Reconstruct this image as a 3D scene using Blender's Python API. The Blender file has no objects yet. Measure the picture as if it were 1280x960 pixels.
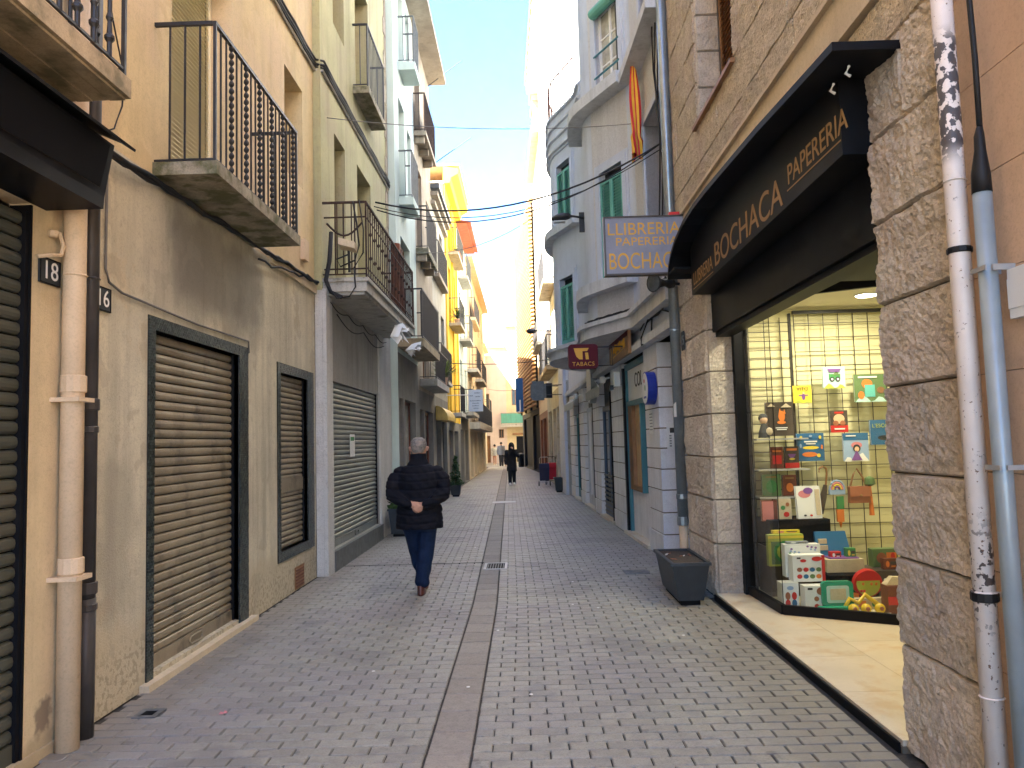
import bpy, bmesh, math, random
import numpy as np
from mathutils import Vector, Matrix, noise
random.seed(7)
rad = math.radians
SC = bpy.context.scene
COL = SC.collection

# ------------------------------------------------------------------ camera, sky, sun, exposure
cam_d = bpy.data.cameras.new("camera"); cam = bpy.data.objects.new("camera", cam_d); COL.objects.link(cam)
cam.location = (0, 0, 1.655); cam.rotation_euler = (1.646008, 0.0276147, 0.0155698)
cam_d.sensor_width = 36; cam_d.lens = 961 / 1280 * 36; cam_d.clip_end = 2000; cam_d.clip_start = .05
SC.camera = cam
SUN_EL, SUN_AZ = rad(44), rad(38)          # light travels +y (down the street) and +x (to the right)
W = bpy.data.worlds.new("World"); SC.world = W; W.use_nodes = True
wn = W.node_tree.nodes; wl = W.node_tree.links
bg = wn["Background"]; sky = wn.new("ShaderNodeTexSky"); sky.sky_type = 'NISHITA'
sky.sun_disc = False; sky.sun_elevation = SUN_EL; sky.sun_rotation = rad(180) + SUN_AZ
sky.air_density = 1.2; sky.dust_density = 0; sky.ozone_density = 10.0
wl.new(sky.outputs[0], bg.inputs[0]); bg.inputs[1].default_value = .05
sun_d = bpy.data.lights.new("sun", 'SUN'); sun = bpy.data.objects.new("sun", sun_d); COL.objects.link(sun)
sun_d.energy = 5.0; sun_d.angle = rad(.5); sun_d.color = (1, .93, .82)
sdir = Vector((math.sin(SUN_AZ) * math.cos(SUN_EL), math.cos(SUN_AZ) * math.cos(SUN_EL), -math.sin(SUN_EL)))
sun.rotation_euler = sdir.to_track_quat('-Z', 'Y').to_euler(); sun.location = (-20, -20, 30)
SC.view_settings.view_transform = 'Standard'; SC.view_settings.look = 'None'
SC.view_settings.exposure = 3.98; SC.view_settings.gamma = 1
SC.cycles.max_bounces = 8; SC.cycles.diffuse_bounces = 5; SC.cycles.use_denoising = True

# ------------------------------------------------------------------ materials
def M(name, c, rough=.85, var=.12, vs=2.0, bump=0., bs=60, metal=0., c2=None, c2s=1.2, c2t=.55, streak=0., spec=.3,
      isl=0., bump2=0., bs2=8, c3=None, c3s=6, c3t=.62, emit=None, spk=0., spks=75):
    m = bpy.data.materials.new(name); m.use_nodes = True
    N = m.node_tree.nodes; L = m.node_tree.links; b = N["Principled BSDF"]
    b.inputs["Roughness"].default_value = rough; b.inputs["Metallic"].default_value = metal
    b.inputs["Specular IOR Level"].default_value = spec
    geo = N.new("ShaderNodeNewGeometry"); pos = geo.outputs["Position"]
    def nz(scale, det=5, vec=pos, ro=.6):
        n = N.new("ShaderNodeTexNoise"); n.inputs["Scale"].default_value = scale; n.inputs["Detail"].default_value = det
        n.inputs["Roughness"].default_value = ro; L.new(vec, n.inputs["Vector"]); return n.outputs[0]
    def ramp(fac, a, bb):
        r = N.new("ShaderNodeMapRange"); r.inputs[1].default_value = a; r.inputs[2].default_value = bb; r.clamp = True
        L.new(fac, r.inputs[0]); return r.outputs[0]
    def mix(fac, A, B):
        x = N.new("ShaderNodeMix"); x.data_type = 'RGBA'
        if hasattr(fac, 'links'): L.new(fac, x.inputs[0])
        else: x.inputs[0].default_value = fac
        for v, i in ((A, 6), (B, 7)):
            if hasattr(v, 'links'): L.new(v, x.inputs[i])
            else: x.inputs[i].default_value = (*v[:3], 1)
        return x.outputs[2]
    lo = tuple(k * (1 - var) for k in c); hi = tuple(min(1, k * (1 + var)) for k in c)
    col = mix(ramp(nz(vs), .3, .7), lo, hi)
    if c2: col = mix(ramp(nz(c2s, 6), c2t - .06, c2t + .08), col, c2)
    if c3: col = mix(ramp(nz(c3s, 8, ro=.7), c3t - .03, c3t + .04), col, c3)
    if streak:
        mp = N.new("ShaderNodeMapping"); mp.inputs["Scale"].default_value = (5, 5, .3); L.new(pos, mp.inputs[0])
        f = ramp(nz(1.2, 5, mp.outputs[0]), .48, .75)
        ml = N.new("ShaderNodeMath"); ml.operation = 'MULTIPLY'; ml.inputs[1].default_value = streak; L.new(f, ml.inputs[0])
        col = mix(ml.outputs[0], col, tuple(k * .35 for k in c))
    if spk:
        for sc_, k_, t_ in ((spks, spk, .5), (spks * .22, spk * .8, .53)):
            ml = N.new("ShaderNodeMath"); ml.operation = 'MULTIPLY'; ml.inputs[1].default_value = k_; L.new(ramp(nz(sc_, 8, ro=.75), t_, t_ + .14), ml.inputs[0])
            col = mix(ml.outputs[0], col, tuple(k * .42 for k in c))
    if isl:
        oi = N.new("ShaderNodeObjectInfo"); ad = N.new("ShaderNodeMath"); ad.operation = 'ADD'
        L.new(geo.outputs["Random Per Island"], ad.inputs[0]); L.new(oi.outputs["Random"], ad.inputs[1])
        fr = N.new("ShaderNodeMath"); fr.operation = 'FRACT'; L.new(ad.outputs[0], fr.inputs[0])
        hs = N.new("ShaderNodeHueSaturation"); L.new(col, hs.inputs["Color"])
        mr = N.new("ShaderNodeMapRange"); mr.inputs[3].default_value = 1 - isl; mr.inputs[4].default_value = 1 + isl
        L.new(fr.outputs[0], mr.inputs[0]); L.new(mr.outputs[0], hs.inputs["Value"]); col = hs.outputs[0]
    L.new(col, b.inputs["Base Color"]) 
    if emit:
        b.inputs["Emission Color"].default_value = (*c, 1); b.inputs["Emission Strength"].default_value = emit
    last = None
    for amt, sc, dt in ((bump2, bs2, 4), (bump, bs, 3)):
        if amt:
            bp = N.new("ShaderNodeBump"); bp.inputs["Strength"].default_value = 1; bp.inputs["Distance"].default_value = amt
            L.new(nz(sc, dt), bp.inputs["Height"])
            if last: L.new(last, bp.inputs["Normal"])
            last = bp.outputs[0]
    if last: L.new(last, b.inputs["Normal"])
    return m

def glass_mat(name, tint=(.9, .95, .93), a=.85):
    m = bpy.data.materials.new(name); m.use_nodes = True; N = m.node_tree.nodes; L = m.node_tree.links
    N.remove(N["Principled BSDF"]); o = N["Material Output"]
    t = N.new("ShaderNodeBsdfTransparent"); t.inputs[0].default_value = (*tint, 1)
    g = N.new("ShaderNodeBsdfGlossy"); g.inputs["Roughness"].default_value = .02
    fr = N.new("ShaderNodeFresnel"); fr.inputs[0].default_value = 1.42
    x = N.new("ShaderNodeMixShader"); L.new(fr.outputs[0], x.inputs[0]); L.new(t.outputs[0], x.inputs[1]); L.new(g.outputs[0], x.inputs[2])
    L.new(x.outputs[0], o.inputs[0]); return m

MT = dict(
    cream=M("cream_render", (.66, .54, .34), spk=0.22, bump=.003, bs=90, c2=(.5, .36, .18), c2s=.9, c2t=.62, streak=.25, c3=(.35, .29, .2), c3s=5, c3t=.72),
    orange=M("ochre_render", (.66, .52, .29), spk=0.30, bump=.002, bs=80, var=.14, vs=1.3, c2=(.64, .49, .31), c2s=.8, c2t=.5, streak=.22),
    beige=M("grey_beige_render", (.60, .55, .42), spk=0.38, bump=.005, bs=70, var=.16, vs=1.1, c2=(.50, .46, .36), c2s=1.0, c2t=.55, streak=.5, c3=(.56, .48, .34), c3s=1.6, c3t=.6),
    plinthy=M("yellowed_render", (.45, .35, .18), bump=.005, bs=60, var=.22, vs=5, c2=(.3, .24, .14), c2s=3, c2t=.58),
    stain=M("damp_stain_render", (.20, .175, .15), bump=.004, bs=70, var=.25, vs=1.5, streak=.4),
    olive=M("olive_render", (.44, .41, .22), spk=0.40, bump=.003, bs=80, var=.16, vs=1.0, c2=(.42, .37, .22), c2s=1.1, c2t=.52, streak=.4),
    grey=M("grey_render", (.37, .355, .315), spk=0.35, bump=.002, bs=60, var=.16, vs=1.2, streak=.4),
    roughwhite=M("rough_white_render", (.62, .6, .56), spk=0.45, bump=.016, bs=45, var=.1, streak=.3),
    mint=M("pale_mint_render", (.55, .63, .57), bump=.001, var=.06, streak=.2),
    taupe=M("taupe_render", (.36, .30, .22), spk=0.40, bump=.003, var=.2, streak=.5),
    dove=M("dove_grey_render", (.40, .375, .30), spk=0.30, bump=.002, var=.12, streak=.4),
    darkshop=M("dark_shop_front", (.2, .19, .17), spk=0.40, var=.2, bump=.002, streak=.4),
    yellow=M("yellow_render", (.80, .50, .05), bump=.001, var=.08, streak=.15),
    mint2=M("light_green_render", (.58, .64, .56), bump=.001, var=.07, streak=.15),
    sand=M("sand_render", (.62, .52, .36), bump=.001, var=.1, streak=.25),
    pale=M("pale_concrete", (.45, .43, .38), spk=0.45, bump=.002, var=.15, streak=.5, c2=(.2, .19, .14), c2s=4, c2t=.62),
    mossy=M("mossy_concrete", (.30, .265, .19), spk=0.50, bump=.006, bs=40, var=.3, vs=6, c2=(.11, .11, .05), c2s=5, c2t=.52, streak=.4),
    woodslab=M("timber_soffit", (.43, .335, .21), spk=0.45, rough=.8, var=.2, vs=3, bump=.001, streak=.3, c2=(.19, .16, .09), c2s=4, c2t=.56),
    iron=M("black_iron", (.018, .017, .018), rough=.5, var=.4, vs=12, spec=.5),
    rust=M("rusty_iron", (.05, .03, .022), rough=.8, var=.5, vs=14, bump=.001, bs=150),
    greyiron=M("grey_iron", (.11, .12, .12), rough=.5, var=.3, vs=10),
    blackpaint=M("black_painted_metal", (.0065, .0065, .008), rough=.5, var=.3, vs=3, spec=.12, c2=(.014, .014, .015), c2s=2, c2t=.6),
    blackmatt=M("matt_black", (.007, .007, .008), rough=.8, var=.3, spec=.1),
    brownslat=M("brown_shutter_slat", (.30, .25, .17), spk=0.30, rough=.42, var=.18, vs=2.2, spec=.5, streak=.35, metal=.25, c2=(.12, .10, .075), c2s=3, c2t=.6),
    darkslat=M("dark_green_shutter_slat", (.085, .088, .066), rough=.4, var=.2, vs=2, spec=.5, metal=.3, c2=(.1, .095, .07), c2s=2, c2t=.55),
    greyslat=M("grey_green_shutter_slat", (.24, .26, .235), spk=0.25, rough=.4, var=.12, vs=2, spec=.5, metal=.4, streak=.25),
    mosaic=M("dark_mosaic", (.032, .041, .035), rough=.3, var=.5, vs=30, spec=.5, isl=.85),
    grout=M("dark_grout", (.035, .036, .034), var=.2),
    creampipe=M("cream_pipe", (.66, .50, .33), spk=0.25, rough=.6, var=.1, vs=3, streak=.25, c2=(.36, .19, .08), c2s=9, c2t=.72),
    darkpipe=M("dark_pipe", (.05, .045, .042), rough=.45, var=.25, vs=5, c3=(.5, .46, .4), c3s=9, c3t=.74),
    pinkpipe=M("chipped_pink_white_pipe", (.74, .66, .60), rough=.5, var=.08, vs=5, c3=(.05, .045, .05), c3s=24, c3t=.655, spec=.4),
    bluepipe=M("blue_grey_conduit", (.30, .355, .375), rough=.38, var=.1, vs=6, spec=.5, metal=.2),
    zinc=M("zinc_pipe", (.30, .34, .36), spk=0.30, rough=.32, var=.15, vs=5, metal=.6, streak=.3),
    rubber=M("black_rubber", (.012, .012, .013), rough=.55, var=.2),
    cable=M("cable_sheath", (.02, .02, .022), rough=.6, var=.3),
    cablegrey=M("grey_cable", (.16, .155, .15), rough=.6, var=.3),
    stone=M("bush_hammered_stone", (.54, .47, .375), spk=0.55, spks=55, var=.16, vs=7, bump=.006, bs=130, isl=.10, c2=(.49, .41, .34), c2s=1.6, c2t=.55, c3=(.27, .23, .19), c3s=46, c3t=.66, spec=.4),
    stonefar=M("chiselled_stone", (.51, .43, .305), spk=0.60, spks=48, var=.2, vs=9, bump=.018, bs=44, isl=.12, c2=(.46, .37, .29), c2s=1.3, c2t=.55, c3=(.15, .12, .09), c3s=40, c3t=.60),
    mortar=M("stone_joint", (.17, .145, .11), var=.2, bump=.002),
    smoothstone=M("smooth_cream_stone", (.60, .50, .35), spk=0.30, var=.1, vs=2, streak=.2),
    panel=M("pink_stone_panel", (.58, .40, .265), spk=0.25, var=.06, vs=14, bump=.0008, bs=150, isl=.05, c2=(.53, .36, .24), c2s=1.0),
    marble=M("cream_marble", (.68, .60, .47), spk=0.12, rough=.28, var=.08, vs=2.5, spec=.5, isl=.08, c2=(.6, .46, .29), c2s=3.5, c2t=.58),
    paver=M("grey_paver", (.305, .295, .25), spk=0.50, rough=.5, spec=.5, var=.13, vs=14, bump=.004, bs=120, isl=.10, c2=(.275, .26, .245), c2s=.5, c2t=.5, c3=(.36, .335, .30), c3s=60, c3t=.66),
    slab=M("gutter_slab", (.30, .275, .24), spk=0.45, rough=.72, var=.1, vs=16, bump=.003, bs=120, isl=.1),
    joint=M("sandy_joint", (.055, .05, .044), var=.4, vs=40),
    ground=M("street_ground", (.2, .19, .17), var=.1),
    r2=M("blue_grey_render", (.55, .60, .70), spk=0.20, bump=.003, bs=90, var=.06, vs=2, streak=.16),
    r2rough=M("roughcast_render", (.60, .60, .62), spk=0.40, bump=.012, bs=80, var=.1, vs=30, streak=.15),
    r2led=M("pale_ledge", (.58, .60, .63), spk=0.35, var=.1, vs=3, streak=.45),
    ashlar=M("pale_ashlar", (.76, .77, .80), spk=0.25, bump=.0015, bs=80, var=.08, vs=3, streak=.25, isl=.05),
    white=M("white_render", (.78, .78, .76), var=.04, streak=.1),
    whitepaint=M("white_paint", (.75, .75, .73), rough=.5, var=.05),
    greens=M("green_louvre", (.13, .38, .31), rough=.55, var=.15, vs=3),
    teal=M("teal_paint", (.06, .20, .24), rough=.5, var=.12),
    bluedoor=M("blue_door_paint", (.06, .10, .18), rough=.45, var=.15),
    pane=M("window_glass", (.025, .032, .04), rough=.06, var=.3, spec=.6),
    curtain=M("curtain_behind_glass", (.42, .40, .34), rough=.25, var=.3, vs=6, spec=.6),
    louvre=M("cream_louvre", (.88, .82, .62), rough=.6, var=.05),
    reveal=M("pale_reveal", (.60, .54, .44), var=.06, streak=.15),
    wood=M("brown_wood", (.27, .14, .06), rough=.5, var=.25, vs=5),
    tanwood=M("tan_door", (.55, .36, .18), rough=.5, var=.15, vs=4),
    redwood=M("red_brown_wood", (.17, .05, .025), rough=.5, var=.25, vs=4),
    slatwood=M("slat_timber", (.40, .235, .095), rough=.7, var=.2, vs=2, isl=.15),
    darkvoid=M("dark_interior", (.012, .011, .013), rough=.8, var=.2),
    tile=M("red_roof_tile", (.42, .11, .05), var=.2, vs=5, isl=.2),
    tilepale=M("pale_roof_tile", (.52, .40, .26), var=.2, vs=5, isl=.2),
    maroon=M("maroon_sign", (.085, .008, .016), rough=.6, var=.06, spec=.15),
    gold=M("gold_lettering", (.62, .33, .04), rough=.5, var=.05),
    ochregold=M("dull_gold_lettering", (.30, .16, .05), rough=.45, var=.05),
    signgrey=M("grey_sign_face", (.23, .24, .29), rough=.5, var=.1, vs=8),
    signwhite=M("white_sign_face", (.72, .75, .76), rough=.45, var=.04),
    blue=M("blue_sign", (.0, .085, .27), rough=.4, var=.04), royal=M("royal_blue_rim", (.02, .04, .30), rough=.35, var=.05),
    ink=M("dark_ink", (.03, .035, .04), rough=.6, var=.1), inkgrey=M("grey_ink", (.25, .28, .3), rough=.6, var=.1),
    orangep=M("orange_print", (.7, .2, .04), rough=.5, var=.05), greenp=M("green_print", (.06, .25, .08), rough=.5, var=.08),
    redp=M("red_print", (.55, .03, .025), rough=.4, var=.06), yellowp=M("yellow_print", (.75, .58, .06), rough=.4, var=.05),
    tealp=M("teal_print", (.12, .46, .42), rough=.4, var=.05), bluep=M("blue_print", (.03, .13, .28), rough=.4, var=.1),
    palebluep=M("pale_blue_print", (.3, .42, .62), rough=.4, var=.1), darkp=M("dark_print", (.07, .055, .045), rough=.35, var=.2),
    pinkp=M("pink_print", (.62, .22, .24), rough=.5, var=.08), purplep=M("purple_print", (.2, .08, .3), rough=.5, var=.1),
    whitep=M("white_card", (.78, .78, .76), rough=.4, var=.03), tanp=M("tan_leather", (.33, .12, .06), rough=.5, var=.15),
    lime=M("lime_print", (.42, .48, .08), rough=.4, var=.08), mossp=M("moss_green_print", (.12, .2, .08), rough=.4, var=.15),
    skyp=M("sky_print", (.45, .66, .62), rough=.4, var=.05), peach=M("peach_print", (.75, .48, .3), rough=.5, var=.05),
    greentray=M("green_plastic", (.02, .32, .2), rough=.25, var=.05, spec=.5), yellowplas=M("clear_yellow_plastic", (.72, .5, .03), rough=.2, var=.1, spec=.6),
    creamwall=M("cream_display_wall", (.72, .67, .40), var=.03), ceilc=M("cream_ceiling", (.7, .64, .48), var=.03),
    wire=M("dark_wire", (.03, .028, .026), rough=.4, var=.1),
    planter=M("dark_plastic_planter", (.022, .028, .036), rough=.45, var=.2, vs=6, spec=.45, c2=(.04, .045, .05), c2s=4, c2t=.6),
    soil=M("dry_soil", (.06, .045, .035), var=.5, vs=40, bump=.01, bs=60, c3=(.4, .36, .3), c3s=30, c3t=.7),
    leaf=M("dark_leaf", (.035, .075, .02), rough=.5, var=.4, vs=8, isl=.5), leafy=M("yellow_green_leaf", (.16, .2, .05), rough=.5, var=.3, isl=.4),
    skin=M("skin", (.50, .26, .17), rough=.55, var=.08, vs=20, spec=.4), greyhair=M("grey_hair", (.21, .19, .17), rough=.75, var=.55, vs=70, bump=.006, bs=160, c2=(.33, .27, .23), c2s=14, c2t=.56),
    darkhair=M("dark_hair", (.015, .012, .01), rough=.6, var=.3), navycoat=M("navy_padded_jacket", (.006, .006, .010), rough=.75, var=.3, vs=9, bump=.005, bs=26, spec=.15),
    jeans=M("dark_blue_jeans", (.011, .021, .052), rough=.9, spec=.1, var=.35, vs=7, bump=.004, bs=18), shoe=M("dark_red_leather", (.07, .016, .012), rough=.35, var=.3, spec=.5),
    blackcloth=M("black_cloth", (.009, .009, .011), rough=.8, var=.3, vs=8, bump=.006, bs=14), greycloth=M("grey_hoodie", (.17, .19, .21), rough=.85, var=.15, vs=6, bump=.004, bs=20),
    palecloth=M("pale_jacket", (.5, .52, .47), rough=.85, var=.1, vs=6), navyt=M("navy_canvas", (.02, .022, .06), rough=.7, var=.2), redt=M("red_canvas", (.4, .012, .03), rough=.7, var=.15),
    carwhite=M("white_car_paint", (.7, .7, .7), rough=.25, var=.02, spec=.6), flagred=M("flag_red", (.55, .03, .04), rough=.75, var=.1), flagyel=M("flag_yellow", (.78, .45, .05), rough=.75, var=.1),
    canopy=M("striped_awning_cloth", (.42, .45, .42), rough=.8, var=.15, vs=8), goldawn=M("gold_awning", (.5, .34, .08), rough=.4, var=.3, vs=4),
    metalplate=M("worn_steel_plate", (.17, .18, .19), rough=.5, var=.3, vs=20, metal=.5, bump=.002, bs=60), grate=M("pale_steel_frame", (.42, .42, .41), rough=.5, var=.15, metal=.4),
    hill=M("hazy_hillside", (.42, .46, .40), var=.2, vs=.05), farpink=M("pale_pink_render", (.62, .52, .46), var=.06, streak=.15), faryel=M("pale_yellow_render", (.66, .55, .34), var=.08, streak=.2),
    tealawn=M("teal_glass_balustrade", (.10, .34, .27), rough=.4, var=.12), lampw=M("lamp_diffuser", (1, .9, .7), emit=6.0), stripw=M("spot_diffuser", (1, .85, .6), emit=3.0),
)
MT['glass'] = glass_mat("shop_glass")
# ------------------------------------------------------------------ frames and mesh builder
class Fr:
    """facade frame: s along the street, d out of the wall, h up"""
    def __init__(s, o, u, n): s.o, s.u, s.n = Vector((*o, 0)), Vector((*u, 0)), Vector((*n, 0))
    def pt(s, p): return s.o + s.u * p[0] + s.n * p[1] + Vector((0, 0, p[2]))
class MB:
    def __init__(s, fr=None): s.v, s.f, s.fr = [], [], fr
    def add(s, p):
        s.v.append(s.fr.pt(p) if s.fr else Vector(p)); return len(s.v) - 1
    def poly(s, pts): s.f.append([s.add(p) for p in pts]); return s
    def box(s, a0, a1, b0, b1, c0, c1):
        i = [s.add((a, b, c)) for c in (c0, c1) for b in (b0, b1) for a in (a0, a1)]
        for q in ((0, 1, 3, 2), (4, 5, 7, 6), (0, 1, 5, 4), (2, 3, 7, 6), (0, 2, 6, 4), (1, 3, 7, 5)): s.f.append([i[k] for k in q])
        return s
    def hexa(s, P):   # 8 points ordered like box
        i = [s.add(p) for p in P]
        for q in ((0, 1, 3, 2), (4, 5, 7, 6), (0, 1, 5, 4), (2, 3, 7, 6), (0, 2, 6, 4), (1, 3, 7, 5)): s.f.append([i[k] for k in q])
        return s
    def prism(s, pl, h0, h1):   # plan polygon (a,b) between heights
        n = len(pl); A = [s.add((a, b, h0)) for a, b in pl]; B = [s.add((a, b, h1)) for a, b in pl]
        s.f.append(A[::-1]); s.f.append(B)
        for k in range(n): s.f.append([A[k], A[(k + 1) % n], B[(k + 1) % n], B[k]])
        return s
    def extr(s, pl, a0, a1):    # profile polygon (b,c) swept along a
        n = len(pl); A = [s.add((a0, b, c)) for b, c in pl]; B = [s.add((a1, b, c)) for b, c in pl]
        s.f.append(A[::-1]); s.f.append(B)
        for k in range(n): s.f.append([A[k], A[(k + 1) % n], B[(k + 1) % n], B[k]])
        return s
    def tube(s, path, r, n=6):
        P = [s.fr.pt(p) if s.fr else Vector(p) for p in path]; rings = []
        rr = r if isinstance(r, (list, tuple)) else [r] * len(P)
        for k, p in enumerate(P):
            t = (P[min(k + 1, len(P) - 1)] - P[max(k - 1, 0)]).normalized()
            a = Vector((0, 0, 1)) if abs(t.z) < .9 else Vector((1, 0, 0))
            x = t.cross(a).normalized(); y = t.cross(x)
            base = len(s.v)
            for j in range(n):
                w = 2 * math.pi * j / n; s.v.append(p + (x * math.cos(w) + y * math.sin(w)) * rr[k])
            rings.append(base)
        for a, b in zip(rings, rings[1:]):
            for j in range(n): s.f.append([a + j, a + (j + 1) % n, b + (j + 1) % n, b + j])
        s.f.append([rings[0] + j for j in range(n)][::-1]); s.f.append([rings[-1] + j for j in range(n)])
        return s
    def lathe(s, c, prof, n=10):
        c = s.fr.pt(c) if s.fr else Vector(c); rings = []
        for r, z in prof:
            b = len(s.v); rings.append(b)
            for j in range(n):
                w = 2 * math.pi * j / n; s.v.append(c + Vector((r * math.cos(w), r * math.sin(w), z)))
        for a, b in zip(rings, rings[1:]):
            for j in range(n): s.f.append([a + j, a + (j + 1) % n, b + (j + 1) % n, b + j])
        s.f.append([rings[0] + j for j in range(n)][::-1]); s.f.append([rings[-1] + j for j in range(n)])
        return s
    def ball(s, c, r, n=10, m=6):
        r = r if isinstance(r, tuple) else (r, r, r); c = s.fr.pt(c) if s.fr else Vector(c); rings = []
        for i in range(m + 1):
            ph = math.pi * (i + .02) / (m + .04) - math.pi / 2; b = len(s.v); rings.append(b)
            for j in range(n):
                w = 2 * math.pi * j / n
                s.v.append(c + Vector((r[0] * math.cos(ph) * math.cos(w), r[1] * math.cos(ph) * math.sin(w), r[2] * math.sin(ph))))
        for a, b in zip(rings, rings[1:]):
            for j in range(n): s.f.append([a + j, a + (j + 1) % n, b + (j + 1) % n, b + j])
        return s
    def facade(s, s0, s1, h0, h1, ops, rev=.15, d=0.):
        ops = [o[:4] for o in ops]
        S = sorted({s0, s1, *[x for o in ops for x in o[:2] if s0 < x < s1]}); H = sorted({h0, h1, *[x for o in ops for x in o[2:4] if h0 < x < h1]})
        for a, b in zip(S, S[1:]):
            for c, e in zip(H, H[1:]):
                m, k = (a + b) / 2, (c + e) / 2
                if any(o[0] < m < o[1] and o[2] < k < o[3] for o in ops): continue
                s.poly([(a, d, c), (b, d, c), (b, d, e), (a, d, e)])
        for a, b, c, e in ops:
            a, b, c, e = max(a, s0), min(b, s1), max(c, h0), min(e, h1); z = d - rev
            for P in (((a, c), (a, e)), ((b, c), (b, e)), ((a, e), (b, e)), ((a, c), (b, c))):
                (p, q), (x, y) = P; s.poly([(p, d, q), (x, d, y), (x, z, y), (p, z, q)])
        return s
    def mesh(s, name, mat, off=None, smooth=False, fix=True):
        me = bpy.data.meshes.new(name); o = off or Vector((0, 0, 0))
        me.from_pydata([tuple(v - o) for v in s.v], [], s.f)
        if fix:
            b = bmesh.new(); b.from_mesh(me); bmesh.ops.recalc_face_normals(b, faces=b.faces); b.to_mesh(me); b.free()
        if smooth: me.polygons.foreach_set("use_smooth", [True] * len(me.polygons))
        me.materials.append(MT[mat] if isinstance(mat, str) else mat); return me
    def build(s, name, mat, parent=None, smooth=False, fix=True, **kw):
        me = s.mesh(name, mat, wloc(parent), smooth, fix); return link(name, me, parent, Vector((0, 0, 0)), **kw)
WL = {}
def wloc(o): return WL[o.name].copy() if o is not None else Vector((0, 0, 0))
def link(name, data, parent, loc=None, kind=None, label=None, cat=None, group=None, rot=None):
    o = bpy.data.objects.new(name, data); COL.objects.link(o)
    loc = Vector(loc) if loc is not None else Vector((0, 0, 0)); o.location = loc
    if rot: o.rotation_euler = rot
    if parent is not None: o.parent = parent
    WL[o.name] = wloc(parent) + loc
    for k, v in (('kind', kind), ('label', label), ('category', cat), ('group', group)):
        if v: o[k] = v
    return o
def thing(name, label, cat, loc=(0, 0, 0), group=None): return link(name, None, None, loc, None, label, cat, group)
def inst(name, me, parent, world, rot=None, **kw): return link(name, me, parent, Vector(world) - wloc(parent), rot=rot, **kw)

_txt = {}
def text(name, body, size, mat, origin, xd, yd, parent, align='CENTER', ext=.002, sx=1., shear=0., wide=1.):
    """flat lettering: origin (world), xd/yd unit directions"""
    c = bpy.data.curves.new("lettering", 'FONT'); c.body = body; c.size = size; c.extrude = ext; c.align_x = align; c.align_y = 'CENTER'; c.shear = shear
    c.space_character = wide
    o = bpy.data.objects.new("lettering", c); COL.objects.link(o)
    dg = bpy.context.evaluated_depsgraph_get(); me = bpy.data.meshes.new_from_object(o.evaluated_get(dg))
    bpy.data.objects.remove(o); bpy.data.curves.remove(c)
    X, Y = Vector(xd).normalized(), Vector(yd).normalized(); Z = X.cross(Y)
    T = Matrix(((X.x * sx, Y.x, Z.x, origin[0]), (X.y * sx, Y.y, Z.y, origin[1]), (X.z * sx, Y.z, Z.z, origin[2]), (0, 0, 0, 1)))
    me.transform(Matrix.Translation(-wloc(parent)) @ T)
    me.materials.clear(); me.materials.append(MT[mat] if isinstance(mat, str) else mat)
    return link(name, me, parent)

# ------------------------------------------------------------------ facade elements
L = Fr((-2.7, 0), (0, 1), (1, 0)); L2 = Fr((-2.6, 0), (0, 1), (1, 0)); L3 = Fr((-2.45, 0), (0, 1), (1, 0))
R1 = Fr((1.95, 0), (0, 1), (-1, 0)); R2 = Fr((2.2907, 0), (-.037, 1), (-1, -.037))
R3 = Fr((1.3 + .0285 * 24.2, 0), (-.0285, 1), (-1, -.0285)); R4 = Fr((.85 + .0769 * 40, 0), (-.0769, 1), (-1, -.0769))

def roller(root, fr, a, b, c, e, d, pitch, mat, name='roller_shutter', botbar=True):
    """rolling shutter: side channels, bottom bar, every slat a sub-part"""
    fm = MB(fr); fm.box(a - .02, a + .03, d - .03, d + .035, c, e); fm.box(b - .03, b + .02, d - .03, d + .035, c, e)
    fm.box(a + .03, b - .03, d - .05, d - .04, c, e)
    sh = fm.build(name, 'blackpaint', root)
    z = c
    if botbar:
        bar = MB(fr); bar.box(a + .03, b - .03, d - .02, d + .02, c, c + .1)
        m = (a + b) / 2; bar.tube([(m - .12, d + .03, c + .05), (m - .1, d + .035, c + .08), (m + .1, d + .035, c + .08), (m + .12, d + .03, c + .05), (m + .1, d + .035, c + .02), (m - .1, d + .035, c + .02), (m - .12, d + .03, c + .05)], .008, 5)
        bar.build('bottom_bar', mat, sh); z = c + .1
    n = int((e - z) / pitch)
    pr = [(-.012, 0), (.004, .004 * pitch / .07), (.014, pitch * .25), (.016, pitch * .5), (.012, pitch * .78), (-.004, pitch * .93), (-.012, pitch * .95)]
    ref = fr.pt((a, d, z)); me = MB(fr).extr([(d + p, z + q) for p, q in pr], a + .031, b - .031).mesh('slat', mat, ref)
    for k in range(n): inst('slat', me, sh, ref + Vector((0, 0, k * (e - z) / n)))
    return sh

def window(root, fr, a, b, c, e, d=-.14, fmat='whitepaint', pmat='pane', bars=1, fw=.05, rows=1, name='window', sill=None):
    f = MB(fr); t = .03
    f.box(a, a + fw, d - t, d + t, c, e); f.box(b - fw, b, d - t, d + t, c, e); f.box(a + fw, b - fw, d - t, d + t, c, c + fw); f.box(a + fw, b - fw, d - t, d + t, e - fw, e)
    for k in range(bars):
        m = a + (b - a) * (k + 1) / (bars + 1); f.box(m - .025, m + .025, d - t + .003, d + t - .003, c + fw, e - fw)
    for k in range(rows - 1):
        m = c + (e - c) * (k + 1) / rows; f.box(a + fw, b - fw, d - .02, d + .02, m - .015, m + .015)
    w = f.build(name, fmat, root)
    MB(fr).box(a + .01, b - .01, d - .012, d + .004, c + .01, e - .01).build('pane', pmat, w)
    if sill: MB(fr).box(a - .06, b + .06, -.03, .07, c - .06, c - .003).build('sill', sill, w)
    return w

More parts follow.
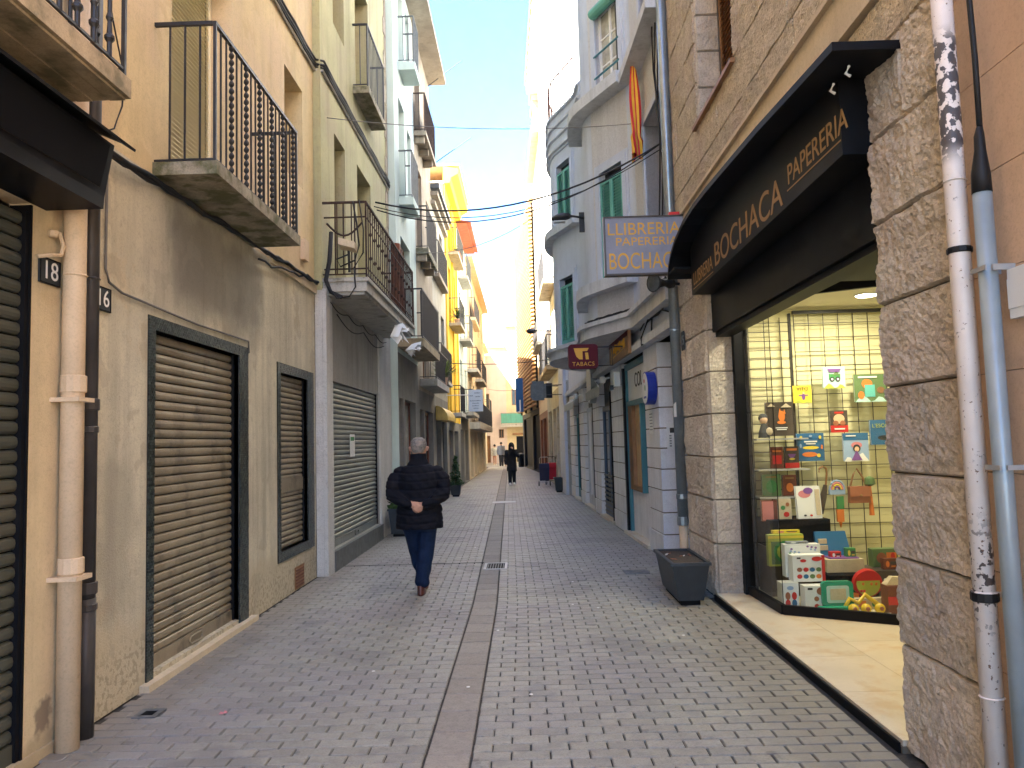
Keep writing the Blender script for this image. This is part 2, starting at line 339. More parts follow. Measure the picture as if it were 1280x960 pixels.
def louvres(root, fr, a, b, c, e, d, mat, pitch=.045, name='louvre_shutter', leaves=2, single=False):
    f = MB(fr); w = (b - a) / leaves; slats = MB(fr)
    for k in range(leaves):
        x0, x1 = a + k * w + .003, a + (k + 1) * w - .003
        f.box(x0, x0 + .04, d - .018, d + .018, c, e); f.box(x1 - .04, x1, d - .018, d + .018, c, e)
        f.box(x0 + .04, x1 - .04, d - .018, d + .018, c, c + .05); f.box(x0 + .04, x1 - .04, d - .018, d + .018, e - .05, e)
        f.box(x0 + .04, x1 - .04, d - .03, d - .026, c + .05, e - .05)
        z = c + .05
        while z < e - .06:
            if not single: slats.extr([(d - .012, z + .03), (d - .016, z + .036), (d + .014, z + .006), (d + .018, z)], x0 + .041, x1 - .041)
            z += pitch
    sh = f.build(name, mat, root)
    if not single: slats.build('louvre_slats', mat, sh, kind='stuff')
    else:
        ref = fr.pt((a, d, c)); n = int((e - c - .12) / pitch)
        me = MB(fr).extr([(d - .012, c + .08), (d - .016, c + .087), (d + .014, c + .057), (d + .018, c + .05)], a + .044, b - .044).mesh('slat', mat, ref)
        for k in range(n): inst('slat', me, sh, ref + Vector((0, 0, k * pitch)))
    return sh

def straight_bar(h, r=.007, n=4): return [(0, 0, 0), (0, 0, h)], r, n
BM = {}
def bar_mesh(kind, h, mat):
    k = (kind, round(h, 3), mat)
    if k in BM: return BM[k]
    m = MB()
    if kind == 'bar': m.tube([(0, 0, 0), (0, 0, h)], .0085, 5)
    elif kind == 'twist':
        n = int(h / .058); prof = [(.008, 0)]
        for i in range(n): z0 = h * i / n; z1 = h / n; prof += [(.008, z0 + .04 * z1), (.022, z0 + .36 * z1), (.022, z0 + .62 * z1)]
        prof += [(.008, h)]; m.lathe((0, 0, 0), prof, 6)
    elif kind == 'knob':
        m.lathe((0, 0, 0), [(.014, 0), (.014, .08), (.028, .1), (.028, .115), (.016, .13), (.012, .2), (.022, .22), (.013, .25), (.013, h - .12), (.026, h - .1), (.014, h - .07), (.014, h)], 8)
    elif kind == 'thin': m.tube([(0, 0, 0), (0, 0, h)], .007, 4)
    elif kind == 'ornate':
        m.tube([(0, 0, 0), (0, 0, h)], .0085, 5)
        for z in (.28, .62): m.lathe((0, 0, h * z), [(.009, -.03), (.02, -.01), (.02, .01), (.009, .03)], 6)
        for sgn in (-1, 1): m.tube([(0, 0, h * .86), (0, sgn * .03, h * .88), (0, sgn * .045, h * .92), (0, sgn * .03, h * .955), (0, sgn * .012, h * .94)], .006, 4)
    BM[k] = m.mesh('baluster', mat); return BM[k]

def balcony(root, fr, a, b, do, z0, z1, rh, slab='pale', rail='iron', sp=.11, pattern=('bar',), split=True, base=.05, moulded=False, panel=None, ends=True, band=None):
    sl = MB(fr)
    if moulded:
        sl.box(a, b, -.02, do, z1 - .05, z1); sl.box(a + .03, b - .03, -.02, do - .03, z0 + .04, z1 - .05); sl.box(a + .07, b - .07, -.02, do - .07, z0, z0 + .04)
    else: sl.box(a, b, -.02, do, z0, z1)
    bl = sl.build('balcony', slab, root)
    r = MB(fr); i = .03; ft = z1 + base; top = z1 + rh
    for z, t in ((top, .014), (ft, .008)):
        r.box(a + i - .01, b - i + .01, do - i - t, do - i + t, z - t, z + t)
        for q in (a + i, b - i): r.box(q - t, q + t, .0, do - i - t, z - t, z + t)
    if band:
        for q in band: r.box(a + i, b - i, do - i - .007, do - i + .007, z1 + q - .006, z1 + q + .006)
    for q in (a + i, b - i):
        r.box(q - .011, q + .011, do - i - .011, do - i + .011, z1, top)
    pts = []
    n = max(2, round((b - a - 2 * i) / sp))
    for k in range(1, n): pts.append((a + i + (b - a - 2 * i) * k / n, do - i, k))
    if ends:
        m = max(2, round((do - i) / (sp * 1.2)))
        for q in (a + i, b - i):
            for k in range(1, m): pts.append((q, (do - i) * k / m, -1))
    if not split:
        for s, d, k in pts: r.box(s - .007, s + .007, d - .007, d + .007, ft, top)
    ra = r.build('railing', rail, bl)
    if split:
        for s, d, k in pts:
            kd = pattern[k % len(pattern)] if k >= 0 else pattern[0] if len(pattern) == 1 else 'bar'
            inst('baluster', bar_mesh(kd, top - ft, rail), bl, fr.pt((s, d, ft)))
    if panel: MB(fr).box(a + i, b - i, do - i - .03, do - i - .02, ft, top - .03).build('screen_panel', panel, bl)
    return bl

def shell(fr, s0, s1, H, ops, mat, root, depth=6, rev=.15, h0=0., d=0., inner=True):
    m = MB(fr).facade(s0, s1, h0, H, ops, rev, d)
    for q in (s0, s1): m.poly([(q, d, h0), (q, -depth, h0), (q, -depth, H), (q, d, H)])
    m.poly([(s0, -depth, h0), (s1, -depth, h0), (s1, -depth, H), (s0, -depth, H)])
    w = m.build('wall', mat, root, fix=False)
    if inner: MB(fr).poly([(s0, d - .55, h0), (s1, d - .55, h0), (s1, d - .55, H), (s0, d - .55, H)]).build('inner_wall', 'darkvoid', root, fix=False)
    return w
def roofslab(root, fr, s0, s1, H, over=.3, t=.15, mat='tilepale', depth=6):
    return MB(fr).box(s0 - .002, s1 + .002, -depth, over, H, H + t).build('roof', mat, root)

def patch(mat, lo, hi, col, soft=.25, amt=.8, ns=3.0, nw=.5, ax=(1, 2), chips=None):
    """a stain with a shape of its own, one with shade painted in: noise-edged box in world space"""
    m = MT[mat]; N = m.node_tree.nodes; Lk = m.node_tree.links; bc = N["Principled BSDF"].inputs["Base Color"]
    src = bc.links[0].from_socket; geo = N.new("ShaderNodeNewGeometry")
    n = N.new("ShaderNodeTexNoise"); n.inputs["Scale"].default_value = ns; n.inputs["Detail"].default_value = 6; Lk.new(geo.outputs["Position"], n.inputs["Vector"])
    sub = N.new("ShaderNodeVectorMath"); sub.operation = 'MULTIPLY_ADD'; Lk.new(n.outputs["Color"], sub.inputs[0]); sub.inputs[1].default_value = (nw, nw, nw); Lk.new(geo.outputs["Position"], sub.inputs[2])
    sx = N.new("ShaderNodeSeparateXYZ"); Lk.new(sub.outputs[0], sx.inputs[0]); f = None
    for axis, a, b in ((ax[0], lo[0] + nw / 2, hi[0] + nw / 2), (ax[1], lo[1] + nw / 2, hi[1] + nw / 2)):
        for e0, e1 in ((a - soft, a + soft), (b + soft, b - soft)):
            r = N.new("ShaderNodeMapRange"); r.interpolation_type = 'SMOOTHSTEP'; r.inputs[1].default_value = e0; r.inputs[2].default_value = e1; Lk.new(sx.outputs[axis], r.inputs[0])
            if f is None: f = r.outputs[0]
            else:
                q = N.new("ShaderNodeMath"); q.operation = 'MULTIPLY'; Lk.new(f, q.inputs[0]); Lk.new(r.outputs[0], q.inputs[1]); f = q.outputs[0]
    if chips:
        n2 = N.new("ShaderNodeTexNoise"); n2.inputs["Scale"].default_value = chips[0]; n2.inputs["Detail"].default_value = 7; Lk.new(geo.outputs["Position"], n2.inputs["Vector"])
        r = N.new("ShaderNodeMapRange"); r.inputs[1].default_value = chips[1]; r.inputs[2].default_value = chips[1] + .025; Lk.new(n2.outputs[0], r.inputs[0])
        q = N.new("ShaderNodeMath"); q.operation = 'MULTIPLY'; Lk.new(f, q.inputs[0]); Lk.new(r.outputs[0], q.inputs[1]); f = q.outputs[0]
    q = N.new("ShaderNodeMath"); q.operation = 'MULTIPLY'; q.inputs[1].default_value = amt; Lk.new(f, q.inputs[0])
    x = N.new("ShaderNodeMix"); x.data_type = 'RGBA'; Lk.new(q.outputs[0], x.inputs[0]); Lk.new(src, x.inputs[6]); x.inputs[7].default_value = (*col, 1); Lk.new(x.outputs[2], bc)
patch('beige', (5.9, 2.8), (7.9, 3.64), (.16, .145, .125), .2, .66, 4, .45)  # water stain below the balcony, with some balcony shade painted into its colour
patch('beige', (4.5, -.2), (10.2, .52), (.49, .42, .29), .09, .6, 5, .35)
patch('beige', (4.85, .6), (5.3, 1.6), (.27, .25, .20), .12, .5, 4, .4)
patch('pinkpipe', (3.0, 2.82), (3.5, 3.36), (.05, .045, .05), .06, .95, 6, .1, chips=(26, .47))
patch('pinkpipe', (3.0, .85), (3.5, 1.25), (.07, .05, .045), .1, .95, 6, .1, chips=(38, .55))
patch('pinkpipe', (3.0, 0), (3.5, 4), (.16, .07, .03), .1, .9, 6, .1, chips=(55, .665))
patch('beige', (4.4, -.2), (10.3, .36), (.16, .13, .085), .16, .4, 5, .4, chips=(26, .53))
patch('beige', (4.4, 0), (10.3, 3.7), (.36, .32, .25), .1, .4, 4, .1, chips=(3.2, .6))
patch('orange', (4.4, 3.6), (10.3, 9), (.52, .38, .2), .1, .4, 4, .1, chips=(2.5, .6))
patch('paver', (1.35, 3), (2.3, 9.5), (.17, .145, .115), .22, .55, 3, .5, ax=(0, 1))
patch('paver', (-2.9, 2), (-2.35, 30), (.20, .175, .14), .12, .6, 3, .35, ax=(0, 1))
patch('paver', (-3, 2), (2.4, 40), (.17, .165, .155), .2, .5, 2, .3, ax=(0, 1), chips=(.9, .57))
patch('paver', (-3, 2), (2.4, 40), (.13, .12, .11), .2, .6, 2, .3, ax=(0, 1), chips=(4.5, .66))
patch('cream', (4.28, .12), (4.42, .30), (.22, .17, .12), .025, .9, 9, .25)
patch('cream', (4.0, -.1), (4.7, .12), (.33, .26, .16), .04, .6, 9, .15)

# ------------------------------------------------------------------ ground and paving
MB().poly([(-700, -700, -.06), (700, -700, -.06), (700, 700, -.06), (-700, 700, -.06)]).build('ground', 'ground', kind='structure')
pav = MB().poly([(-4, -8, -.014), (5.5, -8, -.014), (5.5, 53, -.014), (-4, 53, -.014)]).build('pavement', 'joint', kind='structure')
MB().poly([(-60, 53, -.004), (60, 53, -.004), (60, 120, -.004), (-60, 120, -.004)]).build('plaza', 'paver', kind='structure')
def cx(y): return -.45 if y < 8 else -.45 - (y - 8) * .019
def xl(y): return -2.69 if y < 10 else (-2.59 if y < 15.1 else -2.44)
def xr(y):
    if y < 8.05: return 1.86
    if y < 9.4: return 1.94
    if y < 11.0: return 2.2
    if y < 24: return 1.86 - .037 * (y - 11.1)
    if y < 40: return 1.28 - .0285 * (y - 24.2)
    return .84 - .0769 * (y - 40)
PM = {}
def paver_geo(m, x0, x1, y0, y1, dz, tilt=0.):
    i = .005; b = len(m.v)
    for z, k in ((-.02, 0), (-.006, 0), (0, i)):
        for x, y in ((x0 + k, y0 + k), (x1 - k, y0 + k), (x1 - k, y1 - k), (x0 + k, y1 - k)): m.v.append(Vector((x, y, z + dz + tilt * (x - x0))))
    for r in (0, 4):
        for k in range(4): m.f.append([b + r + k, b + r + (k + 1) % 4, b + r + 4 + (k + 1) % 4, b + r + 4 + k])
    m.f.append([b + 8, b + 9, b + 10, b + 11])
rest = MB(); near = 0; y = 2.6; row = 0; PW, PH, G = .208, .111, .008
while y < 52.5:
    c = cx(y); spans = []
    for x_in, x_out, sg in ((c - .128, xl(y), -1), (c + .128, xr(y), 1)):
        x = x_in; first = True
        while (x - x_out) * sg < -.03:
            w = PW * (.5 if first and row % 2 else 1); first = False
            e = x + sg * w
            if (e - x_out) * sg > 0: e = x_out
            spans.append((min(x, e), max(x, e))); x = e
    for a, b in spans:
        if b - a < .035: continue
        dz = random.uniform(-.002, .0015); ti = random.uniform(-.012, .012); x0, x1, y0, y1 = a + G / 2, b - G / 2, y + G / 2 + random.uniform(-.001, .001), y + PH - G / 2
        if y > 3.95 and near < 300:
            w = round(x1 - x0, 2)
            if w not in PM:
                q = MB(); paver_geo(q, -w / 2, w / 2, -PH / 2 + G / 2, PH / 2 - G / 2, 0); PM[w] = q.mesh('paver', 'paver', fix=False)
            inst('paver', PM[w], pav, ((x0 + x1) / 2, y + PH / 2, dz), rot=(random.uniform(-.01, .01), ti, random.uniform(-.008, .008))); near += 1
        else: paver_geo(rest, x0, x1, y0, y1, dz, ti)
    y += PH; row += 1
rest.build('paving', 'paver', pav, fix=False, kind='stuff')
y = 2.6; k = 0; q = MB(); paver_geo(q, -.117, .117, -.16, .16, 0); SLM = q.mesh('gutter_slab', 'slab', fix=False)
while y < 52:
    inst('gutter_slab', SLM, pav, (cx(y + .16), y + .165, random.uniform(-.004, -.001)), rot=(0, random.uniform(-.006, .006), random.uniform(-.004, .004) + (0 if y < 8 else .019))); y += .33

def plate(name, label, x0, x1, y0, y1, fm, im, bars=0):
    t = thing(name, label, 'drain cover', ((x0 + x1) / 2, (y0 + y1) / 2, 0))
    w = .035; m = MB(); m.box(x0, x0 + w, y0, y1, -.02, .007); m.box(x1 - w, x1, y0, y1, -.02, .007); m.box(x0 + w, x1 - w, y0, y0 + w, -.02, .007); m.box(x0 + w, x1 - w, y1 - w, y1, -.02, .007); m.build('frame', fm, t)
    g = MB(); g.box(x0 + w, x1 - w, y0 + w, y1 - w, -.012, .004 if not bars else .0025); g.build('cover', im, t)
    if bars:
        b = MB()
        for k in range(bars):
            x = x0 + w + (x1 - x0 - 2 * w) * (k + .5) / bars; b.box(x - .006, x + .006, y0 + w, y1 - w, .003, .006)
        b.build('bars', 'greyiron', t)
    return t
plate('drain_grate', 'square pale-framed drain grate in the middle of the street', -.58, -.27, 10.2, 10.72, 'grate', 'blackmatt', 7)
plate('drain_plate', 'worn bright steel plate across the central gutter, beyond the grate', -.92, -.28, 21.2, 21.75, 'grate', 'grate')
plate('access_cover', 'small dark rectangular cover in the paving near the left pipes', -2.5, -2.35, 4.9, 5.06, 'metalplate', 'blackmatt')
plate('access_cover', 'dark metal cover in the paving beside the big planter trough', 1.2, 1.5, 9.6, 9.85, 'metalplate', 'metalplate')
c = MB(); c.box(-2.55, -.6, 10.78, 10.8, -.012, .0035); c.build('channel', 'darkvoid', pav)
t = MB()
for k, (x, y) in enumerate(((-1.95, 4.94), (-1.93, 4.955))): t.hexa([(x - .012, y - .01, .004), (x + .014, y - .014, .006), (x - .01, y + .012, .012), (x + .012, y + .01, .005), (x - .01, y - .008, .007), (x + .01, y - .01, .01), (x - .007, y + .01, .016), (x + .01, y + .008, .009)])
t.build('paper_scrap', 'pinkp', label='scrap of crumpled pink paper lying on the paving', cat='litter')
for k in range(14):   # pale chewing-gum spots and flecks on the paving
    x, y = random.uniform(-1.9, 1.4), random.uniform(4.6, 20)
    MB().lathe((x, y, .0015), [(.014, 0), (.012, .0025), (.004, .003)], 7).build('gum_spot', 'whitep', pav)

# ------------------------------------------------------------------ LEFT 0: cream building number 18
b0 = thing('building', 'cream rendered building with dark roller shutter and house number 18', 'building', (-2.7, 3.3, 0))
shell(L, -5.5, 4.6, 16.5, [(1.6, 4.14, 0, 3.05), (2.2, 3.4, 3.9, 6.4)], 'cream', b0, rev=.12)  # raised out of view and run on behind the camera to block sun
roofslab(b0, L, -5.5, 4.6, 16.5, .5)
roller(b0, L, 1.62, 4.136, .05, 3.0, -.038, .0765, 'darkslat')
MB(L).box(4.136, 4.152, -.115, .006, 0, 3.04).build('jamb', 'blackmatt', b0)
MB(L).box(1.6, 4.6, -.04, .02, -.02, .055).build('threshold', 'cream', b0)
louvres(b0, L, 2.22, 3.38, 3.92, 6.38, -.09, 'louvre', .06)
balcony(b0, L, 1.9, 4.25, .5, 3.68, 3.79, 1.05, 'woodslab', 'iron', .155, ('knob',), ends=True)
for k in range(5): MB(L).box(1.92, 4.23, .012 + k * .094, .1 + k * .094, 3.664 + .003 * (k % 2), 3.678).build('soffit_board', 'woodslab', b0)
m = MB(L); m.tube([(4.29, .02, 2.93), (4.33, .05, 2.93), (4.35, .06, 2.86), (4.33, .06, 2.80), (4.24, .055, 2.78), (4.18, .02, 2.76)], .012, 6); m.lathe((4.3, .03, 2.9), [(.02, 0), (.028, .01), (.028, .035), (.015, .04)], 8); m.build('gas_pipe', 'creampipe', b0)
fa = thing('shop_fascia', 'black boxed shop fascia with flared top over the nearest left shutter', 'fascia', (-2.7, 3.3, 3.05))
m = MB(L); P = [(.0, 3.05), (.33, 3.05), (.335, 3.12), (.39, 3.42), (.33, 3.45), (0, 3.6)]
m.extr(P, 1.2, 4.28); m.build('box', 'blackpaint', fa)
m = MB(L); m.hexa([(1.3, .352, 3.15), (4.2, .352, 3.15), (1.3, .356, 3.16), (4.2, .356, 3.16), (1.3, .405, 3.39), (4.2, .405, 3.39), (1.3, .41, 3.39), (4.2, .41, 3.39)])
m.build('panel', 'blackmatt', fa)
m = MB(L); m.extr([(0, 3.63), (.42, 3.44), (.5, 3.385), (.505, 3.40), (.43, 3.46), (.0, 3.66)], 1.2, 4.30); m.build('flared_roof', 'blackpaint', fa)
m = MB(L); m.tube([(1.3, .349, 3.155), (4.2, .349, 3.155)], .0035, 4); m.build('gilt_line', 'ochregold', fa)

def plaque(label, body, fr, s0, s1, h0, h1, xd, size):
    t = thing('house_number', label, 'house number', fr.pt(((s0 + s1) / 2, .01, (h0 + h1) / 2)))
    MB(fr).box(s0, s1, .003, .014, h0, h1).build('plate', 'ink', t)
    r = MB(fr); e = .007
    for q in ((s0, s1, h0, h0 + e), (s0, s1, h1 - e, h1), (s0, s0 + e, h0 + e, h1 - e), (s1 - e, s1, h0 + e, h1 - e)): r.box(q[0], q[1], .0142, .017, q[2], q[3])
    r.build('border', 'blackmatt', t)
    n = fr.n; text('numerals', body, size, 'whitep', tuple(fr.pt(((s0 + s1) / 2, .0165, (h0 + h1) / 2))), xd, (0, 0, 1), t, ext=.001)
plaque('black house number plate reading 18 on the cream pier', '18', L, 4.21, 4.40, 2.625, 2.775, (0, 1, 0), .15)
plaque('black house number plate reading 16, partly behind the dark drainpipe', '16', L, 4.76, 4.955, 2.57, 2.725, (0, 1, 0), .155)

def pipe(name, label, mat, segs, collars, cat='drainpipe', cm=None, brackets=(), group=None):
    """segs: list of (path, radius); collars: (centre point, radius, half height)"""
    p0 = segs[0][0][0]; t = thing(name, label, cat, p0, group)
    for path, r, mm in segs: MB().tube(path, r, 12).build('pipe', mm or mat, t, smooth=True)
    for c, r, h in collars: MB().lathe((c[0], c[1], c[2] - h), [(r, 0), (r + .004, .004), (r + .004, 2 * h - .004), (r, 2 * h)], 12).build('collar', cm or mat, t)
    for q in brackets: MB().box(*q).build('bracket', cm or mat, t)
pipe('drainpipe', 'cream painted drainpipe with rusty collars beside the 18 plate', 'creampipe', [([(-2.615, 4.42, 0), (-2.61, 4.42, 6)], .062, None)],
     [((-2.61, 4.42, 2.06), .066, .05), ((-2.61, 4.42, 1.02), .066, .045), ((-2.61, 4.42, 2.7), .064, .006)], brackets=[(-2.7, -2.53, 4.34, 4.5, 1.955, 1.98), (-2.7, -2.53, 4.34, 4.5, .94, .965)])
pipe('drainpipe', 'dark drainpipe with paint flecks beside the cream pipe', 'darkpipe', [([(-2.625, 4.6, .0), (-2.62, 4.6, .8)], .054, 'darkpipe'), ([(-2.62, 4.6, .8), (-2.62, 4.6, 6.2)], .049, None)],
     [((-2.62, 4.6, 1.95), .056, .035), ((-2.62, 4.6, 1.8), .052, .02), ((-2.62, 4.6, .86), .056, .035), ((-2.62, 4.6, .75), .056, .02), ((-2.62, 4.6, 2.72), .052, .006)])

# ------------------------------------------------------------------ LEFT 1: ochre building with brown shutter
b1 = thing('building', 'ochre upper storey building over a stained grey wall and brown roller shutter', 'building', (-2.7, 7.2, 0))
SH = (5.58, 7.25, .08, 2.55); WI = (8.5, 9.56, .52, 2.5); VE = (9.0, 9.36, .0, .27)
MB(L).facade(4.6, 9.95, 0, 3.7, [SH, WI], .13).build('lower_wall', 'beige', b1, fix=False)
up = [(5.83, 7.11, 3.79, 6.1), (8.72, 9.46, 4.9, 6.18), (5.9, 7.1, 7.5, 9.9), (8.7, 9.5, 8.4, 9.9)]
shell(L, 4.6, 9.95, 16.5, up, 'orange', b1, rev=.3, h0=3.7)  # unseen height raised so this block shades the right-hand walls
MB(L).poly([(4.6, -.6, 0), (9.95, -.6, 0), (9.95, -.6, 3.7), (4.6, -.6, 3.7)]).build('inner_wall', 'darkvoid', b1, fix=False)
roofslab(b1, L, 4.6, 9.95, 16.5, .5)
roller(b1, L, *SH, -.07, .0705, 'brownslat')
roller(b1, L, *WI, -.07, .062, 'brownslat', botbar=False)
MB(L).box(8.5, 9.56, -.075, -.045, 1.15, 1.3).build('lock_slat', 'brownslat', b1)
def mosaic(root, a, b, c, e, w, wl_, bottom):   # dark tile frame: tiles pieces over grout
    g = MB(L); pcs = MB(L); bars = [(a - w, a, c if not bottom else c - w, e + w), (b, b + wl_, c if not bottom else c - w, e + w), (a, b, e, e + w)]
    if bottom: bars.append((a, b, c - w, c))
    for s0, s1, h0, h1 in bars:
        g.box(s0, s1, -.13, .008, h0, h1); tw, th = .034, .021; h = h0; r = 0
        while h < h1 - .006:
            s = s0 - (tw / 2 if r % 2 else 0)
            while s < s1 - .004:
                x0, x1 = max(s, s0), min(s + tw, s1)
                if x1 - x0 > .008: pcs.box(x0 + .0015, x1 - .0015, .008, .012 + random.uniform(0, .002), h + .0012, min(h + th, h1) - .0012)
                s += tw
            h += th; r += 1
    f = g.build('tile_frame', 'grout', root); pcs.build('mosaic_tiles', 'mosaic', f, fix=False, kind='stuff')
mosaic(b1, *SH[:2], .0, SH[3], .10, .24, False)
mosaic(b1, *WI, .11, .28, True)
MB(L).box(5.4, 7.6, -.05, .07, -.02, .045).build('threshold', 'smoothstone', b1)
MB(L).box(VE[0], VE[1], .002, .012, VE[2] + .02, VE[3]).build('vent', 'wood', b1)
for k in range(6): MB(L).box(VE[0] + .02, VE[1] - .02, .0125, .018, .04 + k * .037, .055 + k * .037).build('vent_slat', 'redwood', b1)
louvres(b1, L, 5.84, 7.1, 3.8, 6.09, -.22, 'louvre', .042, single=True, leaves=1)
window(b1, L, 8.73, 9.45, 4.91, 6.17, -.27, 'wood', 'pane'); window(b1, L, 5.91, 7.09, 7.51, 9.89, -.27, 'wood', 'pane'); window(b1, L, 8.71, 9.49, 8.41, 9.89, -.27, 'wood', 'pane')
balcony(b1, L, 5.53, 7.66, .485, 3.70, 3.80, 1.075, 'mossy', 'iron', .108, ('twist', 'bar', 'bar'), base=.02, band=None)
MB(L).box(8.15, 9.95, .0, .035, 3.66, 3.77).build('string_course', 'smoothstone', b1)
def cables(name, label, paths, r, mat='cable', cat='cable', seg=True):
    m = MB()
    for k, p in enumerate(paths): m.tube(p, r if not isinstance(r, list) else r[k], 5)
    return m.build(name, mat, label=label, cat=cat, smooth=True)
def wavy(fr, s0, s1, d, h0, h1, n, sag=.012, ph=0., j=.006):
    return [tuple(fr.pt((s0 + (s1 - s0) * k / n, d + math.sin(k * 1.7 + ph) * j, h0 + (h1 - h0) * k / n - sag * abs(math.sin(k * math.pi / 2 + ph)) + random.uniform(-j, j)))) for k in range(n + 1)]
cables('cable_bundle', 'thick sagging bundle of black cables along the ochre building ledge', [wavy(L, 4.75, 9.9, .05, 3.62, 3.82, 16, .03, p, .014) for p in (0, 1, 2, 3.3)] + [wavy(L, 7.6, 9.9, .06, 3.60, 3.86, 9, .05, 1.2, .02)], [.02, .014, .012, .016, .012])
m = MB()
for h, r in ((6.80, .022), (6.86, .016), (6.76, .012)): m.tube(wavy(L, 8.0, 9.95, .04, h - .02, h, 8, .01, h) + wavy(L2, 10.0, 15.6, .04, h, h + .08, 18, .01, h), r, 5)
m.build('cable_bundle', 'cable', label='diagonal-looking black cable run high on the ochre and green walls', cat='cable', smooth=True)
MB().tube(wavy(L, 8.0, 9.95, .02, 6.71, 6.72, 5, 0) + wavy(L2, 10.0, 15.2, .02, 6.72, 6.79, 8, 0), .017, 6).build('conduit', 'pale', label='pale wall conduit running just below the high cable run', cat='conduit')
cables('cable', 'thin conduit bending down beside the 16 plate and over the brown shutter', [[(-2.685, 4.89, 3.55), (-2.685, 4.885, 2.85), (-2.685, 4.93, 2.77), (-2.685, 5.1, 2.73), (-2.685, 6.3, 2.70), (-2.685, 7.48, 2.715), (-2.685, 7.5, 2.6)]], .009, 'cablegrey')
cables('cable', 'loose loop of thin black wire hanging below the topmost left balcony', [[(-2.62, 4.72, 4.75), (-2.64, 4.86, 4.5), (-2.65, 5.03, 4.2), (-2.66, 5.02, 4.0), (-2.66, 4.92, 3.8), (-2.66, 4.75, 3.7)]], .006)
t = thing('satellite_bracket', 'small pale meter box on the ochre wall above the white pilaster', 'box', (-2.68, 9.5, 4.0)); MB(L).box(9.32, 9.5, .002, .06, 3.98, 4.24).build('box', 'creampipe', t)

# ------------------------------------------------------------------ LEFT 2: green building
b2 = thing('building', 'olive green building with rusty balcony over a grey roller shutter', 'building', (-2.6, 12.5, 0))
MB(L2).facade(9.96, 15.08, 0, 3.72, [(10.3, 13.74, .27, 2.56)], .12).build('lower_wall', 'grey', b2, fix=False)
up2 = [(10.7, 11.37, 3.95, 6.15), (12.22, 13.33, 3.95, 6.25), (12.2, 13.3, 7.46, 9.6), (10.7, 11.4, 7.8, 9.5)]
shell(L2, 9.96, 15.08, 16, up2, 'olive', b2, rev=.32, h0=3.72)  # top raised above the view to keep sun off the opposite bays
MB(L2).poly([(9.96, -.6, 0), (15.08, -.6, 0), (15.08, -.6, 3.72), (9.96, -.6, 3.72)]).build('inner_wall', 'darkvoid', b2, fix=False)
roofslab(b2, L2, 9.96, 15.08, 16, .5)
roller(b2, L2, 10.3, 13.74, .28, 2.56, -.06, .0715, 'greyslat')
MB(L2).box(9.97, 10.29, -.1, .05, 0, 3.74).build('pilaster', 'roughwhite', b2)
MB(L2).box(13.76, 14.95, .0, .03, 0, 3.72).build('pilaster', 'roughwhite', b2)
MB(L2).box(10.29, 13.8, -.12, .06, -.01, .265).build('plinth', 'greyiron', b2)
for q in up2: window(b2, L2, q[0] + .01, q[1] - .01, q[2] + .01, q[3] - .01, -.29, 'wood', 'pane')
balcony(b2, L2, 9.98, 14.35, .61, 3.66, 3.88, 1.02, 'pale', 'rust', .15, ('ornate', 'bar'), moulded=True, band=[.82, .14], base=.05)
m = MB(L2)   # scroll arc on the near end of the rusty railing
m.tube([(10.01, .06 + .47 * k / 10, 4.62 - .17 * math.sin(math.pi * k / 10)) for k in range(11)], .014, 5)
m.tube([(10.01, .02, 4.70), (10.01, .58, 4.70)], .011, 4); m.tube([(10.01, .02, 4.0), (10.01, .58, 4.0)], .011, 4)
for dd in (.17, .28, .43): m.tube([(10.01, dd, 3.92), (10.01, dd, 4.9)], .01, 4)
m.build('scroll_panel', 'rust', b2)
balcony(b2, L2, 11.98, 13.5, .265, 7.34, 7.45, 1.05, 'mossy', 'iron', .11, ('bar',), base=.04)
qm = {}
for k in range(22):
    h = 3.8 + k * .36; w = .26 if k % 2 else .15
    MB(L2).box(15.07 - w, 15.075, .0, .018, h + .008, h + .345).build('stone', 'stonefar', b2)
t = thing('notice', 'small white paper notice taped on the grey roller shutter', 'notice', (-2.63, 11.9, 1.6))
MB(L2).box(11.62, 11.95, -.035, -.03, 1.5, 1.84).build('sheet', 'whitep', t); MB(L2).box(11.66, 11.9, -.0298, -.028, 1.74, 1.8).build('print', 'greenp', t); 
t = thing('floodlight', 'small pale floodlight on a stem at the near corner of the rusty balcony', 'floodlight', (-2.2, 9.9, 4.0))
MB(L2).hexa([(9.75, .27, 4.27), (9.95, .25, 4.25), (9.8, .47, 4.22), (9.98, .47, 4.2), (9.75, .27, 4.36), (9.95, .25, 4.34), (9.8, .47, 4.31), (9.98, .47, 4.29)]).build('housing', 'smoothstone', t)
MB(L2).tube([(9.95, .36, 4.25), (9.99, .36, 3.95)], .018, 6).build('stem', 'iron', t)
t = thing('cable_bundle', 'black cables tangled over the rusty balcony corner and coiled beneath it', 'cables', (-2.3, 9.95, 4.0))
m = MB(L2)
m.tube([(10.0, .12, 4.5), (9.97, .1, 4.1), (9.97, .05, 3.85), (10.02, .1, 3.7), (10.0, .25, 3.62)], .03, 6)
m.tube([(9.96, .05, 3.8), (9.95, .2, 3.6), (9.96, .36, 3.62), (9.97, .44, 3.75), (9.98, .42, 4.0)], .012, 5)
m.tube([(9.96, .42, 4.9), (9.95, .47, 4.6), (9.95, .5, 4.3), (9.95, .44, 4.1), (9.95, .25, 4.02), (9.95, .2, 4.12), (9.95, .36, 4.18)], .012, 5)
m.tube([(9.97, .5, 4.92), (9.95, .56, 4.5), (9.96, .55, 4.2), (9.97, .42, 4.0)], .01, 5); m.build('cables', 'cable', t, smooth=True)
